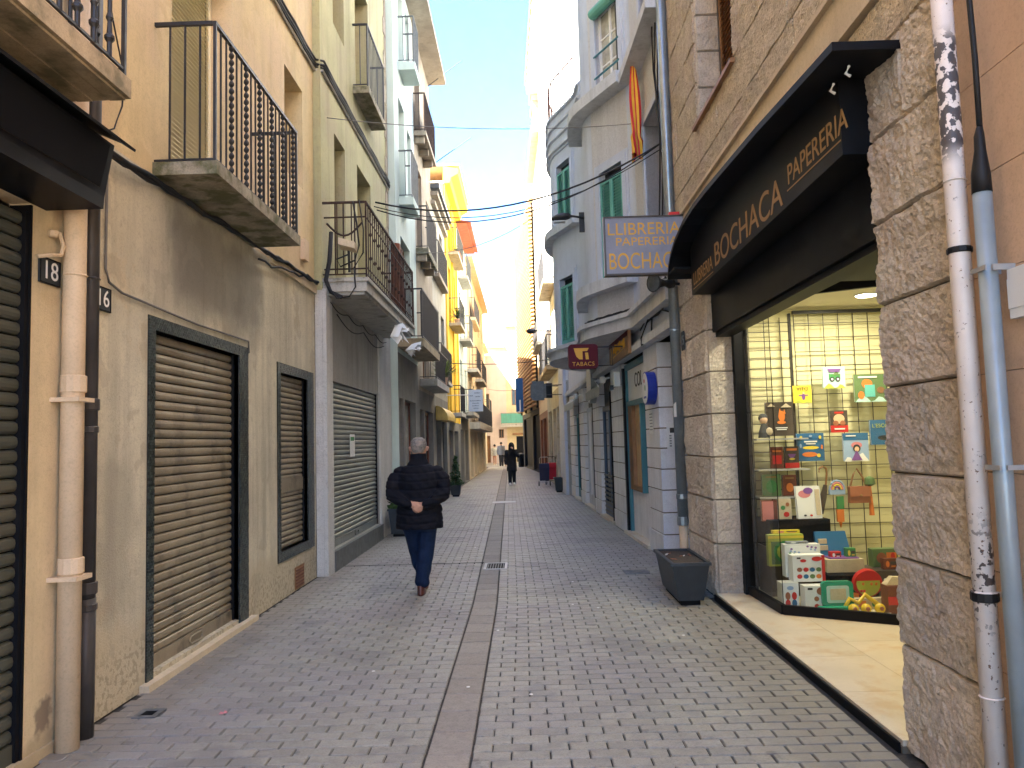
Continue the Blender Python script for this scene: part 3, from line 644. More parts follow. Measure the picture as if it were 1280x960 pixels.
cables('cable', 'cables looped along the soffit under the rusty balcony', [[tuple(L2.pt((10.2 + 4.2 * k / 30, .05, 3.6 - .07 * abs(math.sin(k * .42))))) for k in range(31)], [tuple(L2.pt((10.6 + 3.6 * k / 30, .04, 3.5 - .12 * abs(math.sin(k * .21))))) for k in range(31)]], .008)
for (s, d, z, r, lab) in ((12.6, .5, 3.55, .2, 'crumpled pale plastic sheet caught under the rusty balcony edge'), (14.1, .55, 3.5, .15, 'second scrap of pale sheet hanging at the far end of the rusty balcony')):
    m = MB(); c = L2.pt((s, d, z)); rnd = random.Random(s); P = [(c.x + rnd.uniform(-.7, .7) * r, c.y + 2.2 * r * (k / 5 - .5), c.z + rnd.uniform(-.8, .6) * r) for k in range(6)]
    for a in range(5):
        p, q = P[a], P[a + 1]; m.poly([p, q, (q[0] + rnd.uniform(-.12, .12), q[1] + .05, q[2] - r * rnd.uniform(.4, 1)), (p[0] + rnd.uniform(-.12, .12), p[1] + .05, p[2] - r * rnd.uniform(.4, 1))])
        m.poly([p, q, (q[0] + .14, q[1], q[2] + .03), (p[0] + .14, p[1] - .02, p[2] - .02)])
    m.build('plastic_sheet', 'whitep', label=lab, cat='sheet')

t = thing('rolled_blind', 'rust brown rolled blind propped behind the far part of the rusty railing', 'blind', L2.pt((13.2, .45, 3.9)))
for k in range(3): MB(L2).tube([(12.95 + k * .2, .47, 3.9), (12.97 + k * .2, .49, 5.1 - .06 * k)], .085, 9).build('roll', 'redwood', t)

# ------------------------------------------------------------------ LEFT 3..9
def house(label, fr, s0, s1, H, mat, ops, bals, over=.3, low=None, rev=.2, roofmat='tilepale', rt=.15, depth=6):
    root = thing('building', label, 'building', fr.pt(((s0 + s1) / 2, 0, 0)))
    lo = [o for o in ops if o[3] <= (low[0] if low else 0)]; hi = [o for o in ops if o not in lo]
    h0 = 0
    if low:
        MB(fr).facade(s0, s1, 0, low[0], lo, rev).build('lower_wall', low[1], root, fix=False); h0 = low[0]
        m = MB(fr)
        for q in (s0, s1): MB(fr).poly([(q, 0, 0), (q, -depth, 0), (q, -depth, h0), (q, 0, h0)]).build('side_wall', low[1] if low[1] != 'darkshop' else mat, root, fix=False)
        m.poly([(s0, -.55, 0), (s1, -.55, 0), (s1, -.55, h0), (s0, -.55, h0)]); m.build('inner_wall', 'darkvoid', root, fix=False)
    shell(fr, s0, s1, H, hi, mat, root, depth, rev, h0)
    roofslab(root, fr, s0, s1, H, over, rt, roofmat, depth)
    for o in ops:
        a, b, c, e, ty = o[:5]; a += .006; b -= .006; c += .006; e -= .006
        if ty == 'win': window(root, fr, a, b, c, e, -rev + .04, *(o[5:7] if len(o) > 5 else ('wood', 'pane')), bars=1)
        elif ty == 'louv': louvres(root, fr, a, b, c, e, -rev + .05, o[5], .06)
        elif ty == 'roll': roller(root, fr, a, b, c, e, -rev + .05, .085, o[5])
        elif ty == 'shop': window(root, fr, a, b, c, e, -rev + .04, o[5], o[6] if len(o) > 6 else 'pane', bars=0, fw=.07)
        elif ty == 'door':
            d = MB(fr).box(a, b, -rev + .02, -rev + .06, c, e).build('door', o[5], root)
            for k in range(2): MB(fr).box(a + .12, b - .12, -rev + .061, -rev + .075, c + .2 + k * (e - c) * .48, c + (k + .82) * (e - c) * .48).build('door_panel', o[5], d)
            MB(fr).ball((b - .08, -rev + .08, (c + e) / 2), .022, 6, 4).build('handle', 'grate', d)
    for bl in bals: balcony(root, fr, *bl[:6], **bl[6])
    return root
B = dict
b3 = house('narrow pale mint building with white slab balconies', L3, 15.1, 18.0, 11.9, 'mint',
      [(15.85, 16.5, 9.8, 11.6, 'win', 'whitepaint', 'curtain'), (15.7, 16.5, 6.8, 9.0, 'win', 'whitepaint', 'curtain'), (16.9, 17.5, 10.2, 11.6, 'win', 'whitepaint', 'pane'), (16.9, 17.5, 7.2, 8.8, 'win', 'whitepaint', 'pane'), (15.7, 17.0, 3.8, 6.0, 'win', 'wood', 'pane'),
       (15.2, 15.75, .1, 2.6, 'door', 'tanwood'), (15.95, 17.5, .1, 2.6, 'shop', 'redwood', 'curtain')],
      [(15.78, 16.55, .36, 9.62, 9.79, 1.02, B(slab='mint', rail='greyiron', split=False, sp=.1)), (15.6, 16.55, .3, 6.63, 6.79, 1.0, B(slab='mint', rail='greyiron', split=False, sp=.1, panel='signwhite')),
       (15.12, 18.0, .52, 3.6, 3.76, 1.0, B(slab='woodslab', rail='iron', split=False, sp=.12, panel='blackmatt'))], low=(3.5, 'darkshop'), over=.5, roofmat='taupe')
b4 = house('weathered taupe building with two dark-soffit balconies, third balcony low down', L3, 18.0, 21.3, 11.9, 'taupe',
      [(18.3, 19.2, 9.2, 11.2, 'win'), (18.3, 19.3, 6.35, 8.5, 'louv', 'wood'), (20.2, 20.9, 6.6, 8.2, 'win'), (20.2, 20.9, 9.3, 10.9, 'win'), (18.9, 20.2, 3.3, 5.4, 'win'), (18.2, 19.0, .05, 2.5, 'door', 'redwood'), (19.2, 20.9, .05, 2.5, 'shop', 'redwood')],
      [(18.02, 20.2, .3, 9.1, 9.21, .95, B(slab='taupe', rail='rust', split=False, panel='wood')), (18.05, 19.95, .3, 6.2, 6.34, 1.03, B(slab='mossy', rail='iron', split=False)), (18.3, 21.25, .42, 3.05, 3.22, .75, B(slab='pale', rail='iron', split=False))], over=.5, low=(2.95, 'darkshop'), roofmat='taupe')
for h in (9.1, 6.2):
    for q in (18.1, 18.9, 19.7): MB(L3).box(q, q + .12, .0, .24, h - .16, h - .003).build('corbel', 'taupe', b4)
b5 = house('low dove grey building with two dark cornice bands, left of the yellow house', L3, 21.3, 25.0, 8.9, 'dove',
      [(21.8, 22.7, 6.5, 8.2, 'win'), (23.4, 24.2, 6.5, 8.2, 'win'), (21.8, 22.8, 3.6, 5.6, 'win'), (23.4, 24.3, 3.6, 5.6, 'win'), (21.6, 22.8, .05, 2.4, 'shop', 'blackpaint'), (23.3, 24.6, .05, 2.4, 'roll', 'greyslat')],
      [(21.4, 24.0, .2, 6.38, 6.48, .95, B(slab='taupe', rail='iron', split=False)), (21.5, 24.6, .22, 3.45, 3.55, .95, B(slab='pale', rail='iron', split=False))], over=.25, low=(3.0, 'darkshop'), roofmat='greyiron')
for h, d in ((8.45, .12), (8.7, .2)): MB(L3).box(21.31, 24.99, .0, d, h, h + .12).build('cornice', 'taupe', b5)
b6 = house('bright yellow house with deep yellow eaves and small slab balconies', L3, 25.0, 29.4, 10.3, 'yellow',
      [(26.3, 27.3, 8.45, 10.0, 'louv', 'yellow'), (28.0, 28.8, 6.6, 7.9, 'win'), (26.1, 27.1, 5.8, 7.8, 'win'), (25.6, 26.4, 2.3, 4.4, 'win'), (27.6, 28.4, 3.0, 4.6, 'win'), (28.2, 28.9, 8.6, 9.8, 'win'), (25.3, 26.7, .05, 2.1, 'shop', 'wood'), (27.2, 28.8, .05, 2.1, 'shop', 'greyiron')],
      [(26.2, 28.8, .36, 8.2, 8.3, .85, B(slab='pale', rail='greyiron', split=False, sp=.14)), (26.0, 28.1, .41, 5.68, 5.78, .85, B(slab='pale', rail='greyiron', split=False, sp=.14)), (25.5, 27.3, .42, 2.55, 2.68, .9, B(slab='pale', rail='iron', split=False, sp=.14))], over=.02, low=(2.4, 'darkshop'), rt=.1)
m = MB(L3); m.extr([(0, 10.3), (.22, 10.32), (.27, 10.5), (.5, 10.62), (.52, 10.8), (0, 10.9)], 25.0, 29.4); m.build('cornice', 'yellow', b6)
for s in (25.02, 27.4, 29.2): MB(L3).box(s, s + .16, 0, .05, 2.4, 10.29).build('pilaster', 'yellow', b6)
MB(L3).box(25.0, 29.4, -3, .55, 10.905, 10.96).build('roof_edge', 'tilepale', b6)
b7 = house('light green house under a red tiled eave', L3, 29.4, 34.3, 10.2, 'mint2',
      [(30.4, 31.3, 8.3, 9.9, 'win', 'whitepaint'), (32.6, 33.5, 8.3, 9.9, 'win', 'whitepaint'), (30.4, 31.4, 5.8, 7.8, 'win', 'whitepaint'), (32.7, 33.6, 5.8, 7.6, 'louv', 'teal'), (30.4, 31.4, 3.0, 5.0, 'win', 'whitepaint'), (32.7, 33.6, 3.0, 4.8, 'win', 'whitepaint'), (29.9, 31.4, .05, 2.2, 'roll', 'greyslat'), (32.2, 33.7, .05, 2.2, 'shop', 'blackpaint')],
      [(30.1, 32.5, .4, 8.2, 8.3, .9, B(slab='pale', rail='greyiron', split=False, sp=.16)), (30.2, 32.2, .44, 5.7, 5.8, .9, B(slab='pale', rail='greyiron', split=False, sp=.16)), (30.2, 34.0, .5, 2.75, 2.87, .9, B(slab='pale', rail='iron', split=False, sp=.16))], over=.45, low=(2.7, 'darkshop'), roofmat='tile', rt=.06)
tm = MB(); tm.extr([(.62 * 0 + .085 * math.cos(w), .085 * math.sin(w)) for w in [math.pi * k / 5 for k in range(6)]], 0, 2.2)
TM = MB(); 
TM.v = [Vector((-p.x + .62, p.y, p.z + p.x * .18)) for p in tm.v]; TM.f = tm.f; TME = TM.mesh('roof_tile', 'tile')
for k in range(25): inst('roof_tile', TME, b7, L3.pt((29.5 + k * .194, 0, 10.22)))
b8 = house('long sand coloured house with iron balconies, last on the left before the square', L3, 34.3, 49.5, 10.0, 'sand',
      [(s, s + .9, h, h + 1.9, 'win') for s in (35.4, 38, 40.8, 43.6, 46.4) for h in (7.7, 5.0, 2.6)] + [(35.3, 37, .05, 2.2, 'shop', 'blackpaint'), (38.2, 40, .05, 2.2, 'shop', 'wood'), (41.5, 43.2, .05, 2.2, 'roll', 'greyslat'), (44.6, 46.2, .05, 2.2, 'shop', 'wood')],
      [(36.6, 40.6, .28, 7.55, 7.7, .95, B(slab='sand', rail='greyiron', split=False, sp=.2, panel='redwood')), (34.4, 37.4, .47, 4.85, 5.0, .95, B(slab='pale', rail='iron', split=False, sp=.2)), (40.0, 44.5, .4, 4.85, 5.0, .95, B(slab='pale', rail='iron', split=False, sp=.2)), (34.9, 49.3, .47, 2.3, 2.6, 1.0, B(slab='pale', rail='iron', split=False, sp=.22, panel='blackmatt'))], over=.35, low=(2.28, 'sand'), rt=.12)
b9 = house('pale house on the square beyond the left corner', Fr((-2.95, 0), (0, 1), (1, 0)), 54.5, 61.8, 8.8, 'faryel', [(55.4, 56.4, 4, 5.8, 'win'), (58.4, 59.4, 4, 5.8, 'win'), (55.4, 56.6, .05, 2.4, 'shop', 'wood'), (58.4, 59.6, .05, 2.4, 'shop', 'wood')], [(55, 58, .6, 3.7, 3.85, .9, B(slab='pale', rail='iron', split=False, sp=.25))])
# far end of the street
FF = Fr((0, 62), (1, 0), (0, -1))
house('pale pink house closing the far end of the street', FF, -14, -1.35, 9.3, 'farpink', [(-2.0, -1.6, 2.0, 2.7, 'win'), (-3.6, -2.7, 4, 5.6, 'win'), (-6.6, -5.6, 4, 5.6, 'win'), (-3.6, -2.7, .05, 2.2, 'door', 'wood')], [], over=.3)
f1 = house('pale yellow house with green glass balustrade closing the far end of the street', FF, -1.345, 12, 11.0, 'faryel', [(-.6, .15, .05, 2.1, 'door', 'blackpaint'), (.1, .9, 6.6, 8.8, 'louv', 'mint2'), (-.9, -.3, 4.6, 5.9, 'win'), (.6, 1.5, .05, 2.3, 'shop', 'ink'), (3, 4.2, 4.4, 6.4, 'win')],
      [(-1.8, 3.0, .8, 2.85, 3.1, .85, B(slab='pale', rail='greyiron', split=False, sp=.4, panel='tealawn'))], over=.3)
MB(FF).box(-.9, 1.6, .0, .5, 2.2, 2.35).build('door_hood', 'wood', f1)
fh = house('white hill house with an ochre band far beyond the street end', Fr((0, 96), (1, 0), (0, -1)), -3.5, 4, 17.5, 'white', [(-1.2, .2, 15.6, 16.4, 'win', 'whitepaint', 'curtain'), (-2.6, -1.8, 13, 14.4, 'win', 'whitepaint', 'curtain')], [], over=.4)
MB(Fr((0, 96), (1, 0), (0, -1))).box(-1.6, .6, .01, .8, 14.7, 15.0).build('ledge', 'peach', fh)
MB(Fr((0, 96), (1, 0), (0, -1))).box(-.6, .7, .01, .6, 17.0, 17.3).build('awning', 'greenp', fh)
h = MB(); n = 28
for i in range(n + 1):
    for j in range(5):
        x = -260 + 520 * i / n; h.v.append(Vector((x, 150 + 60 * j, [0, 12, 16, 20, 19][j] * (.75 + .3 * math.sin(i * .7) * math.sin(j + i * .31)) - 1)))
for i in range(n):
    for j in range(4): a = i * 5 + j; h.f.append([a, a + 1, a + 6, a + 5])
h.build('hills', 'hill', kind='structure', smooth=True)

# ------------------------------------------------------------------ RIGHT 0: pink panel wall
r0 = thing('building', 'pink stone panelled building at the right edge of the frame', 'building', (1.99, 2.6, 0))
FR0 = Fr((1.99, 0), (0, 1), (-1, 0))
MB(FR0).box(-1.2, .29, -5, .0, 0, 16).build('side_wall', 'panel', r0)  # unseen stretch behind the camera, added to stop stray sun
MB(FR0).facade(.3, 3.40, 0, 12, [], 0, -.012).build('wall', 'mortar', r0, fix=False)
PMs = {}
hz = [0, .21] + [.63 + .42 * k for k in range(14)]
for k in range(len(hz) - 1):
    for s0, s1 in ((.31, 1.5), (1.5, 2.42), (2.42, 3.395)):
        h = round(hz[k + 1] - hz[k], 3); key = (h, s1 - s0)
        if key not in PMs:
            PMs[key] = MB(FR0).box(s0 + .0015, s1 - .0015, -.02, .0, .002, h - .002).mesh('panel', 'panel', FR0.pt(((s0 + s1) / 2, 0, 0)))
        inst('panel', PMs[key], r0, FR0.pt(((s0 + s1) / 2, random.uniform(-.0008, .0008), hz[k])))
MB(FR0).box(.3, 3.4, -4, .0, 6.45, 16).build('upper_bounce_wall', 'panel', r0)  # unseen extra height, added so its sunlit face bounces light down
pipe('drainpipe', 'chipped pinkish white drainpipe against the rough stone pier', 'pinkpipe', [([(1.885, 3.265, 0), (1.885, 3.265, 5.2)], .043, None)], [((1.885, 3.265, .97), .047, .018), ((1.885, 3.265, 2.72), .0455, .004), ((1.885, 3.265, .56), .0455, .004)], cm=None, brackets=[(1.88, 1.99, 3.255, 3.275, .96, .98)])
MB().lathe((1.885, 3.265, 2.405), [(.047, 0), (.05, .004), (.05, .022), (.047, .026)], 12).build('pipe_clip', 'rubber', label='dark band clipped round the chipped pinkish pipe', cat='pipe clip')
MB().lathe((1.885, 3.265, .945), [(.049, 0), (.053, .005), (.053, .035), (.049, .04)], 12).build('pipe_clip', 'rubber', label='black rubber band low on the chipped pinkish pipe', cat='pipe clip')
pipe('conduit', 'blue grey steel conduit with a black cable entering its top', 'bluepipe', [([(1.91, 3.12, 0), (1.91, 3.12, 2.66)], .036, None), ([(1.91, 3.12, 2.62), (1.91, 3.12, 2.70), (1.915, 3.12, 2.80), (1.915, 3.12, 2.86), (1.92, 3.12, 2.9)], [.038, .036, .022, .02, .012], 'rubber'), ([(1.92, 3.12, 2.86), (1.925, 3.125, 3.2), (1.92, 3.13, 3.6), (1.925, 3.12, 4.4)], .0115, 'rubber')],
     [], brackets=[(1.90, 1.992, 3.07, 3.078, 2.29, 2.315), (1.90, 1.992, 3.162, 3.17, 2.29, 2.315), (1.868, 1.876, 3.07, 3.17, 2.293, 2.312), (1.868, 1.876, 3.07, 3.17, 1.49, 1.51), (1.90, 1.992, 3.07, 3.078, 1.49, 1.51)], cm='grate', cat='conduit')
t = thing('junction_box', 'small pale electrical box on the pink panels at the right edge', 'box', (1.98, 3.05, 2.19)); MB(FR0).box(2.95, 3.08, .001, .03, 2.09, 2.29).build('box', 'signwhite', t); MB(FR0).box(2.95, 3.08, .0302, .034, 2.13, 2.25).build('lid', 'signwhite', t)

# ------------------------------------------------------------------ RIGHT 1: stone bookshop building
r1 = thing('building', 'rough stone bookshop building with lit recessed display window', 'building', (1.95, 6.3, 0))
OPS = [(4.15, 8.05, 0, 3.22), (6.58, 7.95, 4.95, 6.7)]
shell(R1, 3.41, 9.32, 16, OPS, 'mortar', r1, rev=.3, d=-.02, depth=5, inner=False)
MB(R1).poly([(3.41, -.6, 3.3), (9.32, -.6, 3.3), (9.32, -.6, 16), (3.41, -.6, 16)]).build('inner_wall', 'darkvoid', r1, fix=False)
roofslab(r1, R1, 3.41, 9.32, 16, .3, depth=5)
MB(R1).box(3.41, 9.32, -.02, .012, 9.5, 16).build('upper_bounce_wall', 'stonefar', r1)  # height added out of view; its sunlit stone bounces fill into the street
def stone(fr, s0, s1, h0, h1, root, amp=.022, nx=8, ny=6, mat='stone', edge=.010, back=-.02, prou=.016, fine=0.):
    nv = Vector((random.uniform(0, 90), random.uniform(0, 90), random.uniform(0, 90))); m = MB(fr); g = .004
    s0 += g; s1 -= g; h0 += g; h1 -= g; idx = {}
    def lerp(n, L_): 
        e = edge / L_; return [0.] + [e + (1 - 2 * e) * k / (n - 2) for k in range(n - 1)] + [1.]
    U, V = lerp(nx, s1 - s0), lerp(ny, h1 - h0)
    for i, u in enumerate(U):
        for j, v in enumerate(V):
            s, h = s0 + u * (s1 - s0), h0 + v * (h1 - h0); rim = i in (0, nx) or j in (0, ny)
            d = -.004 if rim else prou + amp * noise.noise(Vector((s * 5, h * 5, 0)) + nv) + amp * .6 * noise.noise(Vector((s * 16, h * 16, 3)) + nv)
            if fine and not rim: d += fine * (noise.noise(Vector((s * 42, h * 42, 7)) + nv) + .55 * abs(noise.noise(Vector((s * 75, h * 75, 1)) + nv)))
            idx[i, j] = m.add((s, d, h))
    for i in range(nx):
        for j in range(ny): m.f.append([idx[i, j], idx[i + 1, j], idx[i + 1, j + 1], idx[i, j + 1]])
    ring = [(i, 0) for i in range(nx)] + [(nx, j) for j in range(ny)] + [(i, ny) for i in range(nx, 0, -1)] + [(0, j) for j in range(ny, 0, -1)]
    bk = {}
    for i, j in ring: bk[i, j] = m.add((s0 + U[i] * (s1 - s0), back, h0 + V[j] * (h1 - h0)))
    for a, b in zip(ring, ring[1:] + ring[:1]): m.f.append([idx[a], idx[b], bk[b], bk[a]])
    return m.build('stone', mat, root, fix=False)
zc = [0, .55, 1.0, 1.44, 1.89, 2.33, 2.77, 3.22, 3.67]
for k in range(8):
    a, b = zc[k], zc[k + 1]
    parts = [(3.42, 3.735), (3.735, 4.145)] if k in (1, 3, 7) else [(3.42, 4.145)]
    for p in parts: stone(R1, *p, a, b, r1, .017, 66 if len(parts) == 1 else 34, 40, fine=.011)
    parts = [(8.055, 8.75), (8.75, 9.31)] if k % 2 else [(8.055, 9.31)]
    for p in parts: stone(R1, *p, a, b, r1, .014, 46, 26, fine=.015)
    if k < 7:
        q = stone(Fr((1.95, 8.05), (1, 0), (0, -1)), .0, .365, a, b, r1, .008, 22, 24, prou=.018, back=-.03, fine=.011)
rs = random.Random(5)
for q in ((3.42, 4.6), (4.6, 5.8), (5.8, 7.0), (7.0, 8.2), (8.2, 9.31)): stone(R1, *q, 3.67, 3.93, r1, .012, 12, 4, 'stonefar')
MB(R1).box(3.41, 9.33, -.03, .05, 3.935, 4.2).build('string_course', 'smoothstone', r1); MB(R1).box(3.41, 9.34, -.03, .085, 4.2, 4.235).build('string_course_lip', 'smoothstone', r1)
zu = [4.24, 4.53, 4.97, 5.42, 5.86, 6.31, 6.75, 7.2, 7.65, 8.1, 8.55, 9.0, 9.48]
for k in range(12):
    a, b = zu[k], zu[k + 1]; s = 3.42; run = []
    while s < 9.3:
        e = min(s + rs.uniform(1.2, 2.0), 9.31)
        if 9.31 - e < .25: e = 9.31
        run.append((s, e)); s = e
    for s, e in run:
        if a < 6.7 and b > 4.98:
            if s < 6.58 < e and e <= 7.95: e = 6.57
            elif s < 7.95 < e and s >= 6.58: s = 7.96
            elif s < 6.58 and e > 7.95: stone(R1, 7.96, e, a, b, r1, .009, 8, 6, 'stonefar', edge=.006); e = 6.57
            elif 6.58 <= s and e <= 7.95: continue
        if e - s > .06: stone(R1, s, e, a, b, r1, .009, 26, 10, 'stonefar', edge=.006, fine=.006)
FJ = Fr((1.95, 7.95), (1, 0), (0, -1))
for a, b in ((4.97, 5.35), (5.35, 5.75), (5.75, 6.15), (6.15, 6.68)): stone(FJ, .0, .255, a, b, r1, .006, 14, 14, prou=.018, back=-.03, fine=.006)
louvres(r1, R1, 6.6, 7.93, 4.97, 6.69, -.275, 'wood', .06)
MB(R1).box(6.5, 8.02, -.3, .06, 4.905, 4.945).build('sill', 'wood', r1)
# entrance and display cabinet
fl = MB(R1)
fl.box(4.15, 8.05, -2.9, .035, -.03, .02); flo = fl.build('step', 'mortar', r1)
def tile_slab(x0, x1, y0, y1): MB().box(x0 + .0015, x1 - .0015, y0 + .0015, y1 - .0015, .02, .05).build('marble_slab', 'marble', r1)
for k in range(5): tile_slab(1.925, 2.43, 4.16 + k * .776, 4.16 + (k + 1) * .776)
for i in range(3):
    for k in range(4): tile_slab(2.43 + i * .72, 2.43 + (i + 1) * .72, 4.16 + k * .97, 4.16 + (k + 1) * .97)
MB(R1).box(4.16, 8.04, .036, .05, -.02, .04).build('step_edge', 'blackmatt', r1)
m = MB(); m.box(4.55, 4.6, 4.0, 8.4, 0, 3.4); m.box(2.2, 4.6, 8.3, 8.36, 0, 3.4); m.box(2.33, 4.55, 8.06, 8.3, 3.06, 3.3); m.build('shop_wall', 'creamwall', r1)
MB().box(2.24, 4.55, 6.45, 8.3, 3.0, 3.06).build('cabinet_ceiling', 'ceilc', r1)
MB().box(2.24, 4.55, 4.1, 6.45, 2.93, 3.0).build('entrance_ceiling', 'blackpaint', r1); MB().box(2.2, 4.6, 4.02, 4.12, 0, 3.3).build('entrance_side_wall', 'creamwall', r1)
MB().prism([(2.25, 7.98), (2.28, 7.05), (3.06, 6.58), (4.2, 5.9), (4.55, 5.9), (4.55, 8.3), (2.32, 8.3)], .045, .062).build('cabinet_floor', 'ceilc', r1)
MB().box(2.315, 2.36, 8.045, 8.30, .05, 3.0).build('cabinet_side', 'blackpaint', r1)
fp = [(2.25, 7.94), (2.28, 7.05), (3.06, 6.58), (4.2, 5.9)]
fm = MB()
for (x0, y0), (x1, y1) in zip(fp, fp[1:]):
    d = Vector((x1 - x0, y1 - y0, 0)).normalized(); n = Vector((d.y, -d.x, 0)) * .022
    for z0, z1 in ((.05, .135), (2.9, 3.0)):
        fm.hexa([(x0 - n.x, y0 - n.y, z0), (x1 - n.x, y1 - n.y, z0), (x0 + n.x, y0 + n.y, z0), (x1 + n.x, y1 + n.y, z0), (x0 - n.x, y0 - n.y, z1), (x1 - n.x, y1 - n.y, z1), (x0 + n.x, y0 + n.y, z1), (x1 + n.x, y1 + n.y, z1)])
fm.box(2.20, 2.315, 7.94, 8.045, .05, 3.0); fm.box(2.315, 2.33, 7.9, 7.96, .135, 2.9)
sf = fm.build('window_frame', 'blackpaint', r1)
for (x0, y0), (x1, y1) in zip(fp, fp[1:]):
    d = Vector((x1 - x0, y1 - y0, 0)).normalized(); n = Vector((d.y, -d.x, 0)) * .003
    MB().poly([(x0, y0, .135), (x1, y1, .135), (x1, y1, 2.9), (x0, y0, 2.9)]).build('pane', 'glass', sf, fix=False)
MB().box(2.277, 2.283, 7.047, 7.053, .135, 2.9).build('glass_joint', 'blackmatt', sf)
MB(R1).box(4.15, 8.05, -.28, -.06, 2.74, 3.22).build('shutter_housing', 'blackpaint', r1); MB(R1).box(4.15, 8.05, -.25, -.09, 2.69, 2.735).build('shutter_bar', 'blackpaint', r1)
for k in range(30): MB().box(2.2, 4.55, 8.288, 8.2985, .08 + k * .1, .176 + k * .1).build('wall_slat', 'creamwall', r1)
g = MB()
def grid(x0, x1, z0, z1, dx, dz, y, r=.0035):
    x = x0
    while x <= x1 + .001: g.box(x - r, x + r, y - r, y + r, z0, z1); x += dx
    z = z0
    while z <= z1 + .001: g.box(x0, x1, y - 3 * r, y - r, z - r, z + r); z += dz
grid(2.93, 4.5, .25, 2.96, .158, .152, 8.235); grid(2.42, 2.86, .1, 2.9, .17, .098, 8.18); g.box(2.852, 2.875, 8.16, 8.2, .1, 2.94); g.box(2.9, 4.5, 8.15, 8.2, 2.93, 2.965)
g.build('wire_grid', 'wire', r1)
for z in (1.03, 1.31, 1.62): MB().box(2.36, 2.88, 7.85, 8.16, z - .02, z - .005).build('shelf', 'grate', r1)
def lamp(name, label, x, y, z, r, power, mat='lampw'):
    t = thing(name, label, 'ceiling lamp', (x, y, z)); MB().lathe((x, y, z - .012), [(r + .02, 0), (r + .02, .012)], 20).build('ring', 'whitepaint', t)
    MB().lathe((x, y, z - .016), [(r, 0), (r, .003)], 20).build('diffuser', mat, t)
    l = bpy.data.lights.new(name, 'AREA'); l.shape = 'DISK'; l.size = r * 2; l.energy = power; l.color = (1, .86, .62)
    link('light', l, t, (0, 0, -.03))
lamp('downlight', 'bright round downlight in the display cabinet ceiling', 3.39, 7.5, 3.0, .09, 2.0)
lamp('downlight', 'round downlight at the hidden far side of the display cabinet ceiling', 2.6, 7.5, 3.0, .07, 1.2)
lamp('downlight', 'small warm downlight in the black entrance ceiling nearest the pier', 3.5, 5.3, 2.93, .04, 1.6, "stripw")
lamp('downlight', 'small warm downlight in the black entrance ceiling beside the cabinet', 3.2, 6.1, 2.93, .035, .9, "stripw")

# canopy with lettering
ca = thing('shop_canopy', 'black curved bookshop canopy with gold lettering on its fascia', 'canopy', (1.95, 6, 3.1))
prof = [(3.74, 3.61), (5.0, 3.70), (6.4, 3.765), (6.9, 3.775), (7.35, 3.75), (7.75, 3.685), (8.0, 3.60), (8.15, 3.50), (8.22, 3.40)]
m = MB(R1)
for (s0, h0), (s1, h1) in zip(prof, prof[1:]): m.hexa([(s0, .0, h0 - .045), (s1, .0, h1 - .045), (s0, .35, h0 - .045), (s1, .35, h1 - .045), (s0, .0, h0), (s1, .0, h1), (s0, .35, h0), (s1, .35, h1)])
m.build('roof', 'blackpaint', ca)
m = MB(R1); P = [(4.12, .165, 3.16), (7.9, .165, 3.11)]
top = [(4.12, 3.60), (5, 3.655), (6.4, 3.72), (7.0, 3.73), (7.5, 3.69), (7.9, 3.6)]
for (s0, h0), (s1, h1) in zip(top, top[1:]):
    b = lambda s: 3.17 - .05 * (s - 4.12) / 3.78
    m.hexa([(s0, -.05, b(s0)), (s1, -.05, b(s1)), (s0, .165, b(s0)), (s1, .165, b(s1)), (s0, -.05, h0), (s1, -.05, h1), (s0, .165, h0), (s1, .165, h1)])
m.build('fascia_board', 'blackpaint', ca)
m = MB(R1); m.hexa([(7.9, 0, 3.4), (8.2, 0, 3.4), (7.9, .34, 3.4), (8.2, .34, 3.4), (7.9, 0, 3.42), (8.2, 0, 3.42), (7.9, .34, 3.42), (8.2, .34, 3.42)]); m.build('end_panel', 'blackpaint', ca)
for body, a, b, z, hgt in (('BOCHACA', 6.93, 5.1, 3.285, .30), ('PAPERERIA', 4.97, 4.04, 3.345, .185), ('LLIBRERIA', 7.8, 7.02, 3.255, .185)):
    o = text('lettering', body, hgt, 'ochregold', R1.pt(((a + b) / 2, .1665, z)), (0, -1, 0), (0, 0, 1), ca, ext=.0015)
    w = o.dimensions.y; k = (a - b) / w if w else 1
    cy = -(wloc(ca).y - (a + b) / 2)
    for v in o.data.vertices: v.co.y = cy + (v.co.y - cy) * k
for a, b, z in ((4.03, 4.99, 3.255), (7.0, 7.82, 3.165)): MB(R1).box(a + .1 if a < 4.1 else a, b, .1655, .168, z - .004, z + .004).build('underline', 'ochregold', ca)
for s in (4.55, 4.75): MB(R1).tube([(s - .65, .2, 3.56), (s - .65, .22, 3.52), (s - .66, .2, 3.5)], .008, 6).build('hook', 'whitepaint', ca)

